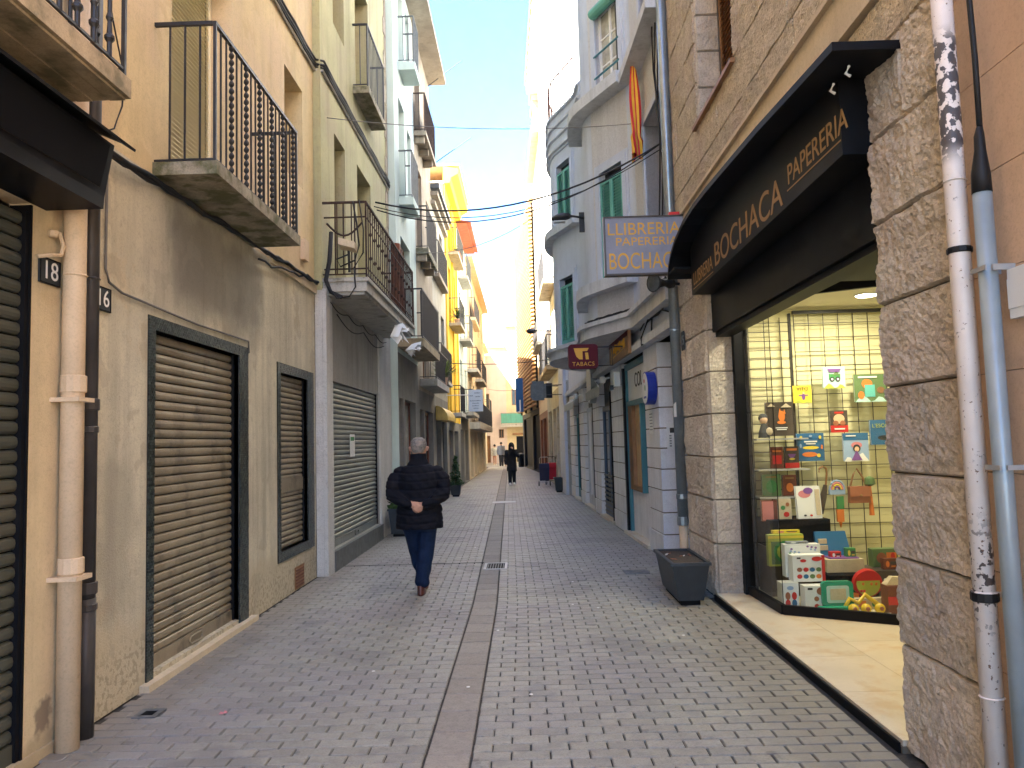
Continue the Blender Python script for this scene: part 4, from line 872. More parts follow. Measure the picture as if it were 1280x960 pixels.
# projecting signs near the shop
sg = thing('shop_sign', 'grey double-sided sign with gold serif lettering jutting out behind the black canopy', 'sign', (1.95, 8.72, 3.85))
MB().box(.995, 1.9, 8.68, 8.76, 3.53, 4.19).build('board', 'signgrey', sg)
m = MB()
for q in ((.98, 1.9, 3.515, 3.535), (.98, 1.9, 4.185, 4.2), (.98, 1.0, 3.535, 4.185)): m.box(q[0], q[1], 8.665, 8.775, q[2], q[3])
m.build('frame', 'darkp', sg)
m = MB(); m.tube([(1.9, 8.72, 4.1), (1.96, 8.72, 4.1)], .02, 6); m.tube([(1.9, 8.72, 3.6), (1.96, 8.72, 3.6)], .02, 6); m.build('bracket', 'iron', sg)
MB().box(1.74, 1.86, 8.69, 8.75, 4.2, 4.24).build('red_cap', 'redp', sg)
for body, x0, x1, z, sz in (('LLIBRERIA', 1.03, 1.86, 4.045, .20), ('PAPERERIA', 1.12, 1.83, 3.90, .135), ('BOCHACA', 1.035, 1.99, 3.67, .27)):
    o = text('lettering', body, sz, 'gold', (0, 8.678, z), (1, 0, 0), (0, 0, 1), sg, ext=.0015); w0 = min(v.co.x for v in o.data.vertices); w1 = max(v.co.x for v in o.data.vertices)
    x1 = min(x1, 1.885)
    for v in o.data.vertices: v.co.x = x0 - 1.95 + (v.co.x - w0) / (w1 - w0) * (x1 - x0)
ho = thing('loudspeaker', 'black horn loudspeaker below the grey bookshop sign', 'loudspeaker', (1.9, 8.95, 3.47))
m = MB(); ax = Vector((-.8, -.55, -.05)).normalized(); b0_ = Vector((1.78, 9.05, 3.48))
m.tube([tuple(b0_ - ax * .05), tuple(b0_), tuple(b0_ + ax * .07), tuple(b0_ + ax * .17), tuple(b0_ + ax * .24), tuple(b0_ + ax * .26)], [.055, .06, .035, .055, .1, .115], 14); m.build('horn', 'iron', ho, smooth=False)
MB().tube([tuple(b0_ + ax * .262), tuple(b0_ + ax * .275)], [.1, .03], 12).build('mouth', 'greyiron', ho); MB().tube([(1.8, 9.06, 3.48), (1.95, 9.2, 3.5)], .018, 6).build('arm', 'iron', ho)
pipe('drainpipe', 'tall zinc drainpipe at the corner between the stone shop and the grey building', 'zinc', [([(1.87, 9.3, .62), (1.87, 9.29, 9.6)], .062, None), ([(1.87, 9.3, 0), (1.87, 9.3, .62)], .052, 'creampipe')], [((1.87, 9.3, .66), .066, .05), ((1.87, 9.3, 2.95), .064, .012), ((1.87, 9.3, 5.2), .064, .012), ((1.87, 9.3, .95), .065, .03)], brackets=[(1.86, 1.96, 9.28, 9.32, 2.2, 2.22)])
t = thing('sticker', 'torn white sticker on the zinc corner drainpipe', 'sticker', (1.81, 9.2, 2.0)); MB().hexa([(1.835, 9.23, 1.9), (1.812, 9.27, 1.9), (1.833, 9.228, 1.9), (1.81, 9.268, 1.9), (1.835, 9.23, 2.08), (1.812, 9.27, 2.05), (1.833, 9.228, 2.08), (1.81, 9.268, 2.05)]).build('sheet', 'whitep', t)
t = thing('house_number', 'dark number plate on the stone pier beside the zinc drainpipe', 'house number', (1.93, 9.05, 2.8)); MB(R1).box(8.98, 9.14, .03, .042, 2.68, 2.9).build('plate', 'ink', t); text('numerals', '15', .16, 'inkgrey', R1.pt((9.06, .0435, 2.79)), (0, -1, 0), (0, 0, 1), t, ext=.001)

# planter trough
pl = thing('planter_trough', 'long dark plastic planter trough of dry soil by the stone pier', 'planter', (1.6, 8.3, 0))
def trough(t, x0, x1, y0, y1, h, mat='planter', ins=.05, lip=.03, foot=.05):
    m = MB(); i = ins
    m.hexa([(x0 + i, y0 + i, foot), (x1 - i, y0 + i, foot), (x0 + i, y1 - i, foot), (x1 - i, y1 - i, foot), (x0 + .01, y0 + .01, h - lip), (x1 - .01, y0 + .01, h - lip), (x0 + .01, y1 - .01, h - lip), (x1 - .01, y1 - .01, h - lip)])
    m.build('trough', mat, t); r = MB(); w = .028
    r.box(x0 - .01, x1 + .01, y0 - .01, y0 + w, h - lip, h); r.box(x0 - .01, x1 + .01, y1 - w, y1 + .01, h - lip, h); r.box(x0 - .01, x0 + w, y0 + w, y1 - w, h - lip, h); r.box(x1 - w, x1 + .01, y0 + w, y1 - w, h - lip, h); r.build('rim', mat, t)
    MB().box(x0 + i + .03, x1 - i - .03, y0 + i + .03, y1 - i - .03, 0, foot - .001).build('foot', 'blackmatt', t)
    MB().box(x0 + w, x1 - w, y0 + w, y1 - w, h - lip + .0, h - .018).build('soil', 'soil', t)
trough(pl, 1.41, 1.79, 7.66, 8.66, .425, ins=.065)

# ------------------------------------------------------------------ RIGHT 2: grey building with rounded bays
r2 = thing('building', 'blue grey building with rounded bays, green shutters and banded stone piers', 'building', (1.7, 16, 0))
S0, S1, HT = 9.36, 23.6, 16.0; HL = 8.7  # HT raised past the view so the sunlit near block bounces light
m = MB(R2); m.box(S0, S1, -6, -.5, 0, HL); m.build('core', 'darkvoid', r2)
MB(R2).box(S0, 14.6, -6, -.05, HL, HT).build('upper_block', 'r2', r2); MB(R2).box(S0, 14.6, -6, .2, HT, HT + .2).build('roof', 'r2led', r2); MB(R2).box(14.6, S1, -6, -.02, HL - .1, HL).build('terrace', 'r2led', r2)
MB(R2).box(14.6, S1, -6, -3.2, HL, 12).build('attic', 'white', r2)
MB(R2).facade(S0, S1, 3.0, 3.5, [], 0).build('frieze', 'r2', r2, fix=False)
# piers of single blocks
bz = [0, .32, .62, .93, 1.22, 1.51, 1.79, 2.08, 2.37, 2.64, 3.0]
for a, b in ((10.75, 11.72), (13.75, 15.1), (16.9, 18.0), (19.8, 20.9), (22.3, 23.55)):
    MB(R2).box(a + .018, b - .018, -.49, -.018, 0, 3.0).build('pier', 'mortar', r2)
    for k in range(10):
        g = .0 if k else .012
        MB(R2).box(a - g, b + g, -.48, g, bz[k] + (.009 if k else 0), bz[k + 1] - .009).build('stone', 'ashlar', r2)
led = MB(R2); led.box(S0, S1, -.05, .12, 3.005, 3.1); led.box(S0, S1, -.05, .06, 3.1, 3.16); led.build('ledge', 'r2led', r2)
for a, b in ((11.72, 13.75), (15.1, 16.9), (18.0, 19.8), (20.9, 22.3)): MB(R2).box(a - .06, b + .06, -.3, .05, -.02, .05).build('door_step', 'marble', r2)
# gap by gap
MB(R2).facade(9.36, 10.75, 0, 3.0, [(9.6, 10.5, .03, 2.3)], .1, -.45).build('recess_wall', 'r2', r2, fix=False); d = MB(R2).box(9.61, 10.49, -.53, -.5, .03, 2.29).build('door', 'greyiron', r2); MB(R2).box(9.75, 10.35, -.499, -.49, .3, 2.1).build('door_panel', 'greyiron', d)
MB(R2).box(11.73, 13.74, -.2, -.1, .05, .78).build('low_wall', 'ashlar', r2)
sw = MB(R2)
for q in ((11.75, 11.83, .78, 2.95), (12.35, 12.42, .78, 2.3), (13.6, 13.7, .05, 2.95)): sw.box(q[0], q[1], -.18, -.04, q[2], q[3])
sw.box(11.83, 13.6, -.18, -.04, 2.22, 2.3); sw.box(11.83, 13.6, -.18, -.04, 2.86, 2.95); sf2 = sw.build('shop_frame', 'teal', r2)
MB(R2).box(12.42, 13.3, -.14, -.12, .78, 2.22).build('tan_panel', 'tanwood', r2); wf = MB(R2)
for q in ((12.42, 12.5, .78, 2.22), (13.22, 13.6, .78, 2.22), (12.5, 13.22, .78, .86)): wf.box(q[0], q[1], -.12, -.06, q[2], q[3])
wf.build('window_frame', 'wood', r2); MB(R2).box(11.83, 12.35, -.14, -.12, .78, 2.22).build('pane', 'pane', sf2)
tr = MB(R2).box(11.84, 13.59, -.12, -.08, 2.31, 2.85).build('transom_sign', 'signwhite', r2)
o = text('lettering', 'COL', .34, 'ink', R2.pt((12.6, -.077, 2.62)), (.037, -1, 0), (0, 0, 1), r2)
def door(a, b, h, mat, d=-.13, grille=False, pan='pane'):
    f = MB(R2)
    for q in ((a, a + .09, .06, h), (b - .09, b, .06, h), (a + .09, b - .09, h - .1, h), (a + .09, b - .09, .06, .3)): f.box(q[0], q[1], d, d + .06, q[2], q[3])
    m_ = (a + b) / 2; f.box(m_ - .05, m_ + .05, d, d + .06, .3, h - .1); o = f.build('door', mat, r2)
    MB(R2).box(a + .09, b - .09, d + .015, d + .03, .3, h - .1).build('pane', pan, o)
    if grille:
        for k in range(9): MB(R2).box(a + .1, b - .1, d + .062, d + .085, .12 + k * .095, .16 + k * .095).build('grille_slat', 'greyiron', o)
    MB(R2).facade(a - .2, b + .2, h + .002, 3.0, [], 0, d).build('door_head', 'darkshop', r2, fix=False)
door(15.15, 16.85, 2.35, 'bluedoor', grille=True); door(18.05, 19.75, 2.45, 'r2led', pan='ashlar'); door(20.95, 22.25, 2.4, 'teal')
MB(R2).box(15.3, 15.36, -.07, -.0, .05, 2.6).build('frame_post', 'blackpaint', r2); MB(R2).box(13.60, 13.7, -.03, .01, .06, 2.9).build('frame_post', 'blackpaint', r2); MB(R2).box(18.1, 18.16, -.07, .0, .05, 2.6).build('frame_post', 'blackpaint', r2); MB(R2).box(21.0, 21.06, -.07, .0, .05, 2.6).build('frame_post', 'blackpaint', r2)
# flat wall with recessed opening
RO = (9.7, 10.95, 3.8, 6.2); RO2 = (9.9, 10.9, 7.5, 9.9)
MB(R2).facade(S0, 11.75, 3.5, HT, [RO, RO2], .3).build('wall', 'r2rough', r2, fix=False)
for q in (RO, RO2):
    louvres(r2, R2, q[0] + .01, q[1] - .01, q[2] + .01, q[3] - .01, -.27, 'greyiron', .055)
    f = MB(R2); f.box(q[0] - .1, q[0], -.02, .025, q[2], q[3] + .1); f.box(q[1], q[1] + .14, -.3, .025, q[2], q[3] + .1); f.box(q[0], q[1], -.02, .025, q[3], q[3] + .1); f.build('surround', 'r2', r2)
MB(R2).box(S0, 11.45, -.02, .26, 7.08, 7.22).build('balcony_slab', 'r2led', r2)
# curved facade: (d, s) polyline
crv = [(0, 11.75), (.015, 11.85), (.06, 11.95), (.5, 12.95), (.555, 13.12), (.58, 13.3), (.585, 13.5), (.56, 13.8), (.52, 14.1), (.47, 14.4), (.45, 14.65), (.45, 15.0), (.47, 15.18), (.5, 15.3), (.85, 16.3), (.89, 16.5), (.905, 16.75), (.9, 17.0), (.86, 17.35), (.78, 17.7), (.62, 18.1), (.4, 18.5), (.18, 18.8), (.04, 19.0), (0, 19.15)]
flat = {2: [(.17, .86, 4.3, 6.12, 'g'), (.14, .84, 7.48, 8.92, 'w')], 13: [(.3, .95, 3.68, 5.05, 'g'), (.28, .95, 6.18, 7.5, 'g')]}
cw = MB(R2)
for k in range(len(crv) - 1):
    (d0, s0), (d1, s1) = crv[k], crv[k + 1]
    if k in flat: continue
    for z0, z1 in ((3.5, HL), (HL, HT if s1 < 14.66 else HL)): cw.poly([(s0, d0, z0), (s1, d1, z0), (s1, d1, z1), (s0, d0, z1)])
cw.build('bay_wall', 'r2', r2, smooth=False, fix=False)
MB(R2).facade(19.15, S1, 3.5, HL, [], 0).build('wall', 'r2', r2, fix=False)
MB(R2).poly([(S0, 0, 0), (S0, -6, 0), (S0, -6, HT), (S0, 0, HT)]).build('end_wall', 'r2', r2, fix=False)
for k, ws in flat.items():
    (d0, s0), (d1, s1) = crv[k], crv[k + 1]; A, Bp = R2.pt((s0, d0, 0)), R2.pt((s1, d1, 0)); u = (Bp - A); Ln = u.length; u.normalize(); n = Vector((-u.y, u.x, 0))
    fr = Fr((A.x, A.y), (u.x, u.y), (n.x, n.y))
    MB(fr).facade(0, Ln, 3.5, HT if k == 2 else HL, ws, .12).build('bay_front', 'r2rough' if k == 2 else 'r2', r2, fix=False)
    for a, b, c, e, ty in ws:
        f = MB(fr); w = .11
        for q in ((a - w, a, c, e), (b, b + w, c, e), (a - w, b + w, e, e + w)): f.box(q[0], q[1], -.03, .03, q[2], q[3])
        for q in ((a - w - .05, a - w, c, e + w), (b + w, b + w + .05, c, e + w), (a - w - .05, b + w + .05, e + w, e + w + .05)): f.box(q[0], q[1], -.03, .015, q[2], q[3])
        f.build('surround', 'r2', r2)
        if ty == 'g':
            louvres(r2, fr, a + .01, b - .01, c + .005, e - .16, .0, 'greens', .05); MB(fr).box(a, b, -.12, -.1, e - .16, e).build('blind_box', 'darkvoid', r2)
        else:
            window(r2, fr, a + .005, b - .005, c + .005, e - .005, -.09, 'whitepaint', 'curtain', bars=1, rows=3)
            MB(fr).box(a + .02, a + .16, -.08, -.05, c, e).build('dark_leaf', 'ink', r2)
            for z in (.3, .68): MB(fr).tube([(a - .03, .03, c + z), (b + .03, .03, c + z)], .018, 6).build('guard_bar', 'teal', r2)
            bx = MB(fr).lathe(((a + b) / 2, -.02, 0), [(.01, 0), (.01, .001)], 4); rl = MB(fr); rl.tube([(a + .01, .06, e - .03), (b - .01, .06, e - .03)], .09, 10); rl.build('rolled_blind', 'greens', r2)
def ledge(sa, sb, h0, h1, out, mat='r2led', name='ledge', lo=-.03):
    pts = [(s, d) for d, s in crv if sa <= s <= sb]; full = [(sa, 0)] if sa < crv[0][1] else []
    pts = full + pts; P = []
    for k, (s, d) in enumerate(pts):
        a, b = pts[max(k - 1, 0)], pts[min(k + 1, len(pts) - 1)]; t = Vector((b[0] - a[0], b[1] - a[1])).normalized(); P.append((s - t.y * out, d + t.x * out))
    poly = P + [(pts[-1][0], lo), (pts[0][0], lo)]
    m = MB(R2); n = len(P)
    for k in range(n - 1):
        (s0, d0), (s1, d1) = P[k], P[k + 1]; q0, q1 = pts[k][0], pts[k + 1][0]; z = lo
        m.hexa([(q0, z, h0), (q1, z, h0), (s0, d0, h0), (s1, d1, h0), (q0, z, h1), (q1, z, h1), (s0, d0, h1), (s1, d1, h1)])
    return m.build(name, mat, r2, fix=False)
ledge(9.4, 19.2, 3.36, 3.54, .15); ledge(9.4, 19.2, 3.54, 3.61, .21); ledge(9.4, 19.2, 3.505, 3.66, .06)
ledge(11.8, 14.7, 4.08, 4.27, .2); ledge(11.85, 14.6, 7.27, 7.46, .26)
ledge(15.15, 18.2, 6.0, 6.16, .18)
for z in (7.85, 8.1, 8.35, 8.6): ledge(14.6, 19.2, z, z + .05, .09)
ledge(14.6, 19.2, 7.8, 8.7, .035, 'r2')
m = MB(R2)
for k in range(16):
    (d0, s0) = crv[13 + min(k // 2, 8)]; s = 15.3 + k * .22; d = np.interp(s, [c[1] for c in crv], [c[0] for c in crv]); m.tube([(s, d, 8.7), (s, d, 9.5)], .012, 4)
m.tube([(15.3 + k * .22, float(np.interp(15.3 + k * .22, [c[1] for c in crv], [c[0] for c in crv])), 9.5) for k in range(16)], .018, 5); m.build('terrace_rail', 'redwood', r2)
cables('cable_bundle', 'black cables lying along the curved ledge of the grey building', [[tuple(R2.pt((s, float(np.interp(s, [c[1] for c in crv], [c[0] for c in crv])) + .08 + .02 * math.sin(s * 9 + p), 3.635 + .02 * (1 + math.sin(s * 7 + p))))) for s in np.linspace(9.6, 13.6, 26)] for p in (0, 2, 4)], .016)
cables('cable', 'thin cables dropping down the grey building beside the zinc pipe', [[tuple(R2.pt((9.75 + .12 * math.sin(k * 1.3 + p), .04 + p * .02, 9 - k * .5))) for k in range(11)] for p in (0, 1, 2)], .011)
cables('cable', 'black cables looping under the curved ledge beside the brown sign', [[tuple(R2.pt(q)) for q in p] for p in ([(9.6, .03, 3.42), (10.4, .03, 3.33), (11.3, .03, 3.38), (11.7, .03, 3.3)], [(10.8, .03, 3.4), (10.85, .035, 3.2), (10.95, .03, 3.05), (11.1, .14, 3.0), (11.1, .14, 3.1), (11.0, .04, 3.38)], [(9.5, .03, 3.2), (10.2, .03, 3.36), (11.2, .03, 3.34)])], .012)
fl_ = thing('flag', 'red and yellow striped flag hanging rolled from the grey facade', 'flag', R2.pt((10.95, .12, 5.8)))
NF = 15   # a rolled cloth: stripes are vertical strips of one wavy tube
for st in range(NF):
    m = MB(R2); rows = 16
    for r_ in range(rows + 1):
        z = 7.06 - r_ * .083; rr = .05 + .018 * math.sin(z * 4.1) + .012 * r_ / rows + (.03 if r_ > 12 else 0); tw = .5 * math.sin(z * 1.7) + r_ * .05
        for e in (st, st + 1):
            w = 2 * math.pi * e / NF + tw; q = rr * (1 + .3 * math.cos(3 * w + z * 2))
            m.add((10.93 + .03 * math.sin(z * 2.6) + q * 1.25 * math.cos(w), .13 + q * math.sin(w), z - .05 * math.sin(w * 2)))
    m.f = [[2 * a, 2 * a + 1, 2 * a + 3, 2 * a + 2] for a in range(rows)]
    m.build('stripe', 'flagred' if st % 2 else 'flagyel', fl_, fix=False)
lp = thing('street_lamp', 'dark cobra-head street lamp on a wall arm between the grey bays', 'street lamp', (1.3, 14.3, 5.86))
m = MB(); m.tube([(1.36, 14.4, 5.86), (.98, 14.25, 5.88)], .022, 8); m.box(1.17, 1.27, 14.38, 14.42, 5.6, 5.98); m.build('arm', 'iron', lp)
m = MB(); P = [(1.0, .05, .035), (.95, .085, .06), (.85, .11, .075), (.75, .1, .065), (.66, .055, .04), (.63, .01, .01)]; rings = []
for x, ry, rz in P:
    b = len(m.v); rings.append(b)
    for j in range(12):
        w = 2 * math.pi * j / 12; m.v.append(Vector((x, 14.24 + ry * math.cos(w) * 1.15, 5.86 - (.98 - x) * .12 + rz * math.sin(w) * (1.25 if math.sin(w) > 0 else .7))))
for a, b in zip(rings, rings[1:]):
    for j in range(12): m.f.append([a + j, a + (j + 1) % 12, b + (j + 1) % 12, b + j])
m.f.append([rings[0] + j for j in range(12)]); m.f.append([rings[-1] + j for j in range(12)]); m.build('head', 'iron', lp, smooth=True)
MB().box(.68, .9, 14.17, 14.31, 5.755, 5.775).build('lens', 'grate', lp)

ts = thing('shop_sign', 'maroon rounded TABACS sign with yellow emblem on a wall bracket', 'sign', (1.8, 12.4, 3.0))
def rrect(x0, x1, z0, z1, r, y0, y1, n=6):
    m = MB(); P = []
    for cx_, cz, a0 in ((x1 - r, z1 - r, 0), (x0 + r, z1 - r, 90), (x0 + r, z0 + r, 180), (x1 - r, z0 + r, 270)):
        for k in range(n + 1): w = rad(a0 + 90 * k / n); P.append((cx_ + r * math.cos(w), cz + r * math.sin(w)))
    A = [m.add((x, y0, z)) for x, z in P]; Bq = [m.add((x, y1, z)) for x, z in P]; m.f.append(A); m.f.append(Bq[::-1])
    for k in range(len(P)): m.f.append([A[k], A[(k + 1) % len(P)], Bq[(k + 1) % len(P)], Bq[k]])
    return m
rrect(.755, 1.235, 2.80, 3.20, .06, 12.36, 12.46).build('board', 'maroon', ts)
def flatpoly(P, y, t=.003): 
    m = MB(); A = [m.add((x, y, z)) for x, z in P]; Bq = [m.add((x, y + t, z)) for x, z in P]; m.f.append(A); m.f.append(Bq[::-1])
    for k in range(len(P)): m.f.append([A[k], A[(k + 1) % len(P)], Bq[(k + 1) % len(P)], Bq[k]])
    return m
flatpoly([(.845, 3.135), (1.09, 3.135), (1.06, 3.085), (.985, 3.085), (.985, 2.95), (.93, 2.955), (.885, 3.0), (.865, 3.06)], 12.3575).build('emblem', 'gold', ts)
flatpoly([(1.025, 3.06), (1.075, 3.06), (1.085, 2.95), (1.035, 2.95)], 12.3575).build('emblem', 'gold', ts)
text('lettering', 'TABACS', .092, 'gold', (.995, 12.3585, 2.875), (1, 0, 0), (0, 0, 1), ts, wide=1.1, ext=.003)
m = MB(); m.tube([(1.235, 12.41, 3.15), (1.82, 12.41, 3.15)], .012, 5); m.tube([(1.235, 12.41, 2.85), (1.47, 12.41, 2.85), (1.47, 12.41, 3.15)], .012, 5); m.build('bracket', 'iron', ts)
bs = thing('shop_sign', 'brown wall sign with yellow cursive lettering above the ledge of the grey building', 'sign', R2.pt((13, .06, 3.2)))
MB(R2).box(12.02, 14.0, .12, .17, 2.99, 3.42).build('board', 'wood', bs); MB(R2).box(12.02, 14.0, .171, .174, 3.28, 3.42).build('top_band', 'maroon', bs)
m = MB(R2); P = []
for k in range(60): P.append((13.7 - k * .024, .176, 3.2 + .055 * math.sin(k * 1.15) * (1 + .6 * math.sin(k * .37)) + .02 * math.sin(k * 2.9)))
m.tube(P, .014, 4); m.tube([(13.75, .176, 3.07), (13.0, .176, 3.1), (12.35, .176, 3.12)], .012, 4); m.build('script', 'gold', bs)
ds = thing('shop_sign', 'round white lightbox with thick royal blue rim on the first banded pier', 'sign', R2.pt((10.98, .08, 2.37)))
def disc(root, s, d0, d1, z, r, face, rim, rz=None):
    c = R2.pt((s, 0, z)); n = R2.n.normalized(); u = R2.u.normalized(); rz = rz or r; m = MB(); f = MB(); A, Bq, C = [], [], []
    for k in range(28):
        w = 2 * math.pi * k / 28; p = c + u * r * math.cos(w) + Vector((0, 0, rz * math.sin(w))); q = c + u * (r - .018) * math.cos(w) + Vector((0, 0, (rz - .018) * math.sin(w)))
        m.v += [p + n * d0, p + n * d1, q + n * d1]; f.v += [q + n * (d1 - .004), q + n * (d1 + .002)]
    for k in range(28):
        j = (k + 1) % 28; m.f += [[3 * k, 3 * j, 3 * j + 1, 3 * k + 1], [3 * k + 1, 3 * j + 1, 3 * j + 2, 3 * k + 2]]; f.f.append([2 * k, 2 * j, 2 * j + 1, 2 * k + 1])
    m.f.append([3 * k for k in range(28)]); f.f.append([2 * k + 1 for k in range(28)])
    m.build('rim', rim, root); f.build('face', face, root)
disc(ds, 10.98, .01, .14, 2.365, .235, 'signwhite', 'royal')
MB(R2).ball((11.0, .143, 2.47), (.004, .05, .03), 8, 5).build('print', 'redp', ds); MB(R2).ball((10.95, .143, 2.37), (.004, .04, .045), 8, 5).build('print', 'greenp', ds); MB(R2).box(10.88, 11.06, .142, .146, 2.22, 2.25).build('print', 'royal', ds)
os_ = thing('shop_sign', 'tall oval pale lightbox on the pier beyond the TABACS sign', 'sign', R2.pt((17.6, .1, 2.9)))
disc(os_, 17.3, .02, .16, 2.93, .42, 'signwhite', 'zinc', .46)
t = thing('notice', 'white paper notice taped to the first banded pier under the round sign', 'notice', R2.pt((11.25, 0, 1.95))); MB(R2).box(11.1, 11.38, .013, .017, 1.72, 2.06).build('sheet', 'signwhite', t)
for k in range(6): MB(R2).box(11.14, 11.34, .0172, .0185, 1.77 + k * .045, 1.785 + k * .045).build('print', 'inkgrey', t)
t = thing('intercom', 'white intercom panel on the first banded pier near the zinc pipe', 'intercom', (1.98, 10.7, 1.6)); FP = Fr((1.895, 10.74), (1, -.037), (-.037, -1)); MB(FP).box(.09, .23, .002, .03, 1.5, 1.85).build('panel', 'signwhite', t); MB(FP).box(.13, .19, .0305, .034, 1.72, 1.79).build('grille', 'ink', t)
for k in range(5): MB(FP).box(.12, .15, .0305, .036, 1.53 + k * .035, 1.55 + k * .035).build('button', 'inkgrey', t)
t = thing('security_camera', 'white box camera on the banded pier between the doorways', 'camera', R2.pt((13.9, .1, 2.7))); MB(R2).box(13.8, 13.98, .02, .13, 2.6, 2.86).build('housing', 'signwhite', t); MB(R2).box(13.9, 14.1, .13, .2, 2.55, 2.63).build('lens', 'ink', t)
def awning(label, s0, s1, z, dr=.5):
    t = thing('awning', label, 'awning', R2.pt(((s0 + s1) / 2, .2, z))); m = MB(R2); k = 14
    m.hexa([(s0, .06, z), (s1, .06, z), (s0, dr, z - .14), (s1, dr, z - .14), (s0, .06, z + .02), (s1, .06, z + .02), (s0, dr, z - .12), (s1, dr, z - .12)]); m.build('cloth', 'canopy', t)
    v = MB(R2)
    for i in range(k):
        a, b = s0 + (s1 - s0) * i / k, s0 + (s1 - s0) * (i + 1) / k; h = z - .12
        v.hexa([(a, dr, h - .13), (b, dr, h - .13), (a, dr + .006, h - .13), (b, dr + .006, h - .13), (a, dr, h), (b, dr, h), (a, dr + .006, h), (b, dr + .006, h)])
        v.hexa([(a + .04, dr, h - .19), (b - .04, dr, h - .19), (a + .04, dr + .006, h - .19), (b - .04, dr + .006, h - .19), (a, dr, h - .13), (b, dr, h - .13), (a, dr + .006, h - .13), (b, dr + .006, h - .13)])
    v.build('valance', 'canopy', t)
    a = MB(R2); a.tube([(s0 + .05, .0, z + .05), (s0, .3, z - .02), (s0 + .02, dr, z - .13)], .02, 6); a.lathe((s0 - .02, .15, z - .06), [(.05, 0), (.06, .03), (.06, .1), (.04, .13)], 8); a.build('arm', 'signwhite', t)
awning('small grey striped scalloped awning folded over the blue grilled door', 15.15, 17.4, 2.82, .22)
awning('second small scalloped awning folded further down the grey building', 20.2, 22.8, 2.80, .22)

# ------------------------------------------------------------------ RIGHT 3, 4
b = house('white upper-storey building with broad pale eave, beyond the grey bays', R3, 23.6, 33.0, 17.0, 'white',
    [(25.6, 26.5, 13.6, 15.0, 'win', 'whitepaint', 'curtain'), (29.0, 29.9, 13.6, 15.0, 'win', 'whitepaint', 'curtain'), (25.6, 26.5, 10.6, 11.8, 'win', 'whitepaint', 'curtain'), (28.5, 29.4, 10.6, 11.8, 'win', 'whitepaint', 'curtain'), (31.2, 32.0, 10.6, 11.8, 'win', 'whitepaint', 'curtain'), (26.3, 27.4, 7.3, 9.4, 'louv', 'teal'), (29.0, 30.0, 7.3, 9.4, 'louv', 'teal'), (26.4, 27.5, 4.3, 6.4, 'win', 'whitepaint'), (30.0, 31, 4.3, 6.4, 'louv', 'wood'),
     (25.9, 27.6, .1, 2.85, 'shop', 'whitepaint', 'curtain'), (28.0, 29.6, .1, 2.85, 'shop', 'whitepaint', 'curtain'), (30.4, 32.4, .1, 2.85, 'roll', 'greyslat')],
    [(26.0, 29.6, .45, 7.05, 7.2, 1.05, B(slab='woodslab', rail='iron', split=False, sp=.14)), (26.2, 31.5, .4, 4.1, 4.25, 1.05, B(slab='woodslab', rail='iron', split=False, sp=.14))], over=.5, low=(3.5, 'pale'), rt=.3, roofmat='whitepaint')
for k in range(12):
    MB(R3).box(23.58, 25.5, -.02, .07, k * .33 + .003, k * .33 + .327).build('stone', 'zinc' if False else 'r2', b)
for k in range(46): MB(R3).tube([(23.75 + k * .2, .56, 17.33), (23.75 + k * .2, .2, 17.45)], .075, 6).build('roof_tile', 'tile' if k % 3 else 'tilepale', b)
b = house('sand coloured building with stepped tiled cornice, behind the timber slats', R3, 33.0, 40.0, 15.3, 'sand', [(34.5, 35.4, 10, 12, 'win'), (37, 38, 10, 12, 'win'), (34.5, 35.4, 6.5, 8.5, 'win'), (37, 38, 6.5, 8.5, 'win'), (34, 36.5, .1, 2.7, 'shop', 'wood'), (37.2, 39, .1, 2.7, 'roll', 'greyslat')],
    [(33.6, 37.8, .35, 5.9, 6.05, 1.0, B(slab='pale', rail='iron', split=False, sp=.18))], over=.35, low=(3.0, 'redwood'), rt=.25)
for k in range(8): MB(R3).box(33.01, 34.2, 0, .2 + .04 * (k % 2) + .02 * k, 15.5 + k * .3, 15.78 + k * .3).build('cornice_course', 'tilepale', b)
b = house('tall building clad in horizontal timber slats at the right bend of the street', R4, 40.0, 51.7, 14.6, 'faryel', [(40.6, 44, .05, 3.1, 'shop', 'darkvoid', 'blackmatt'), (45, 50.6, .05, 3.1, 'shop', 'darkvoid', 'blackmatt')], [], over=.2, low=(3.4, 'darkvoid'))
ref = R4.pt((45.8, .2, 0)); me = MB(R4).extr([(.12, 0), (.3, -.03), (.3, .07), (.12, .1)], 40.02, 51.75).mesh('slat', 'slatwood', ref)
for k in range(50): inst('slat', me, b, ref + Vector((0, 0, 3.55 + k * .215)))
m = MB(R4)
for s in (40.3, 44, 48, 51.5): m.box(s, s + .08, .0, .12, 3.4, 14.4)
m.build('slat_rails', 'blackmatt', b)
house('orange topped building rising behind the timber slats', Fr((1.4, 0), (0, 1), (-1, 0)), 52.3, 58, 17.5, 'sand', [(53, 54, 15, 16.5, 'win'), (55.5, 56.5, 15, 16.5, 'win')], [], over=.5, roofmat='peach', rt=.8)

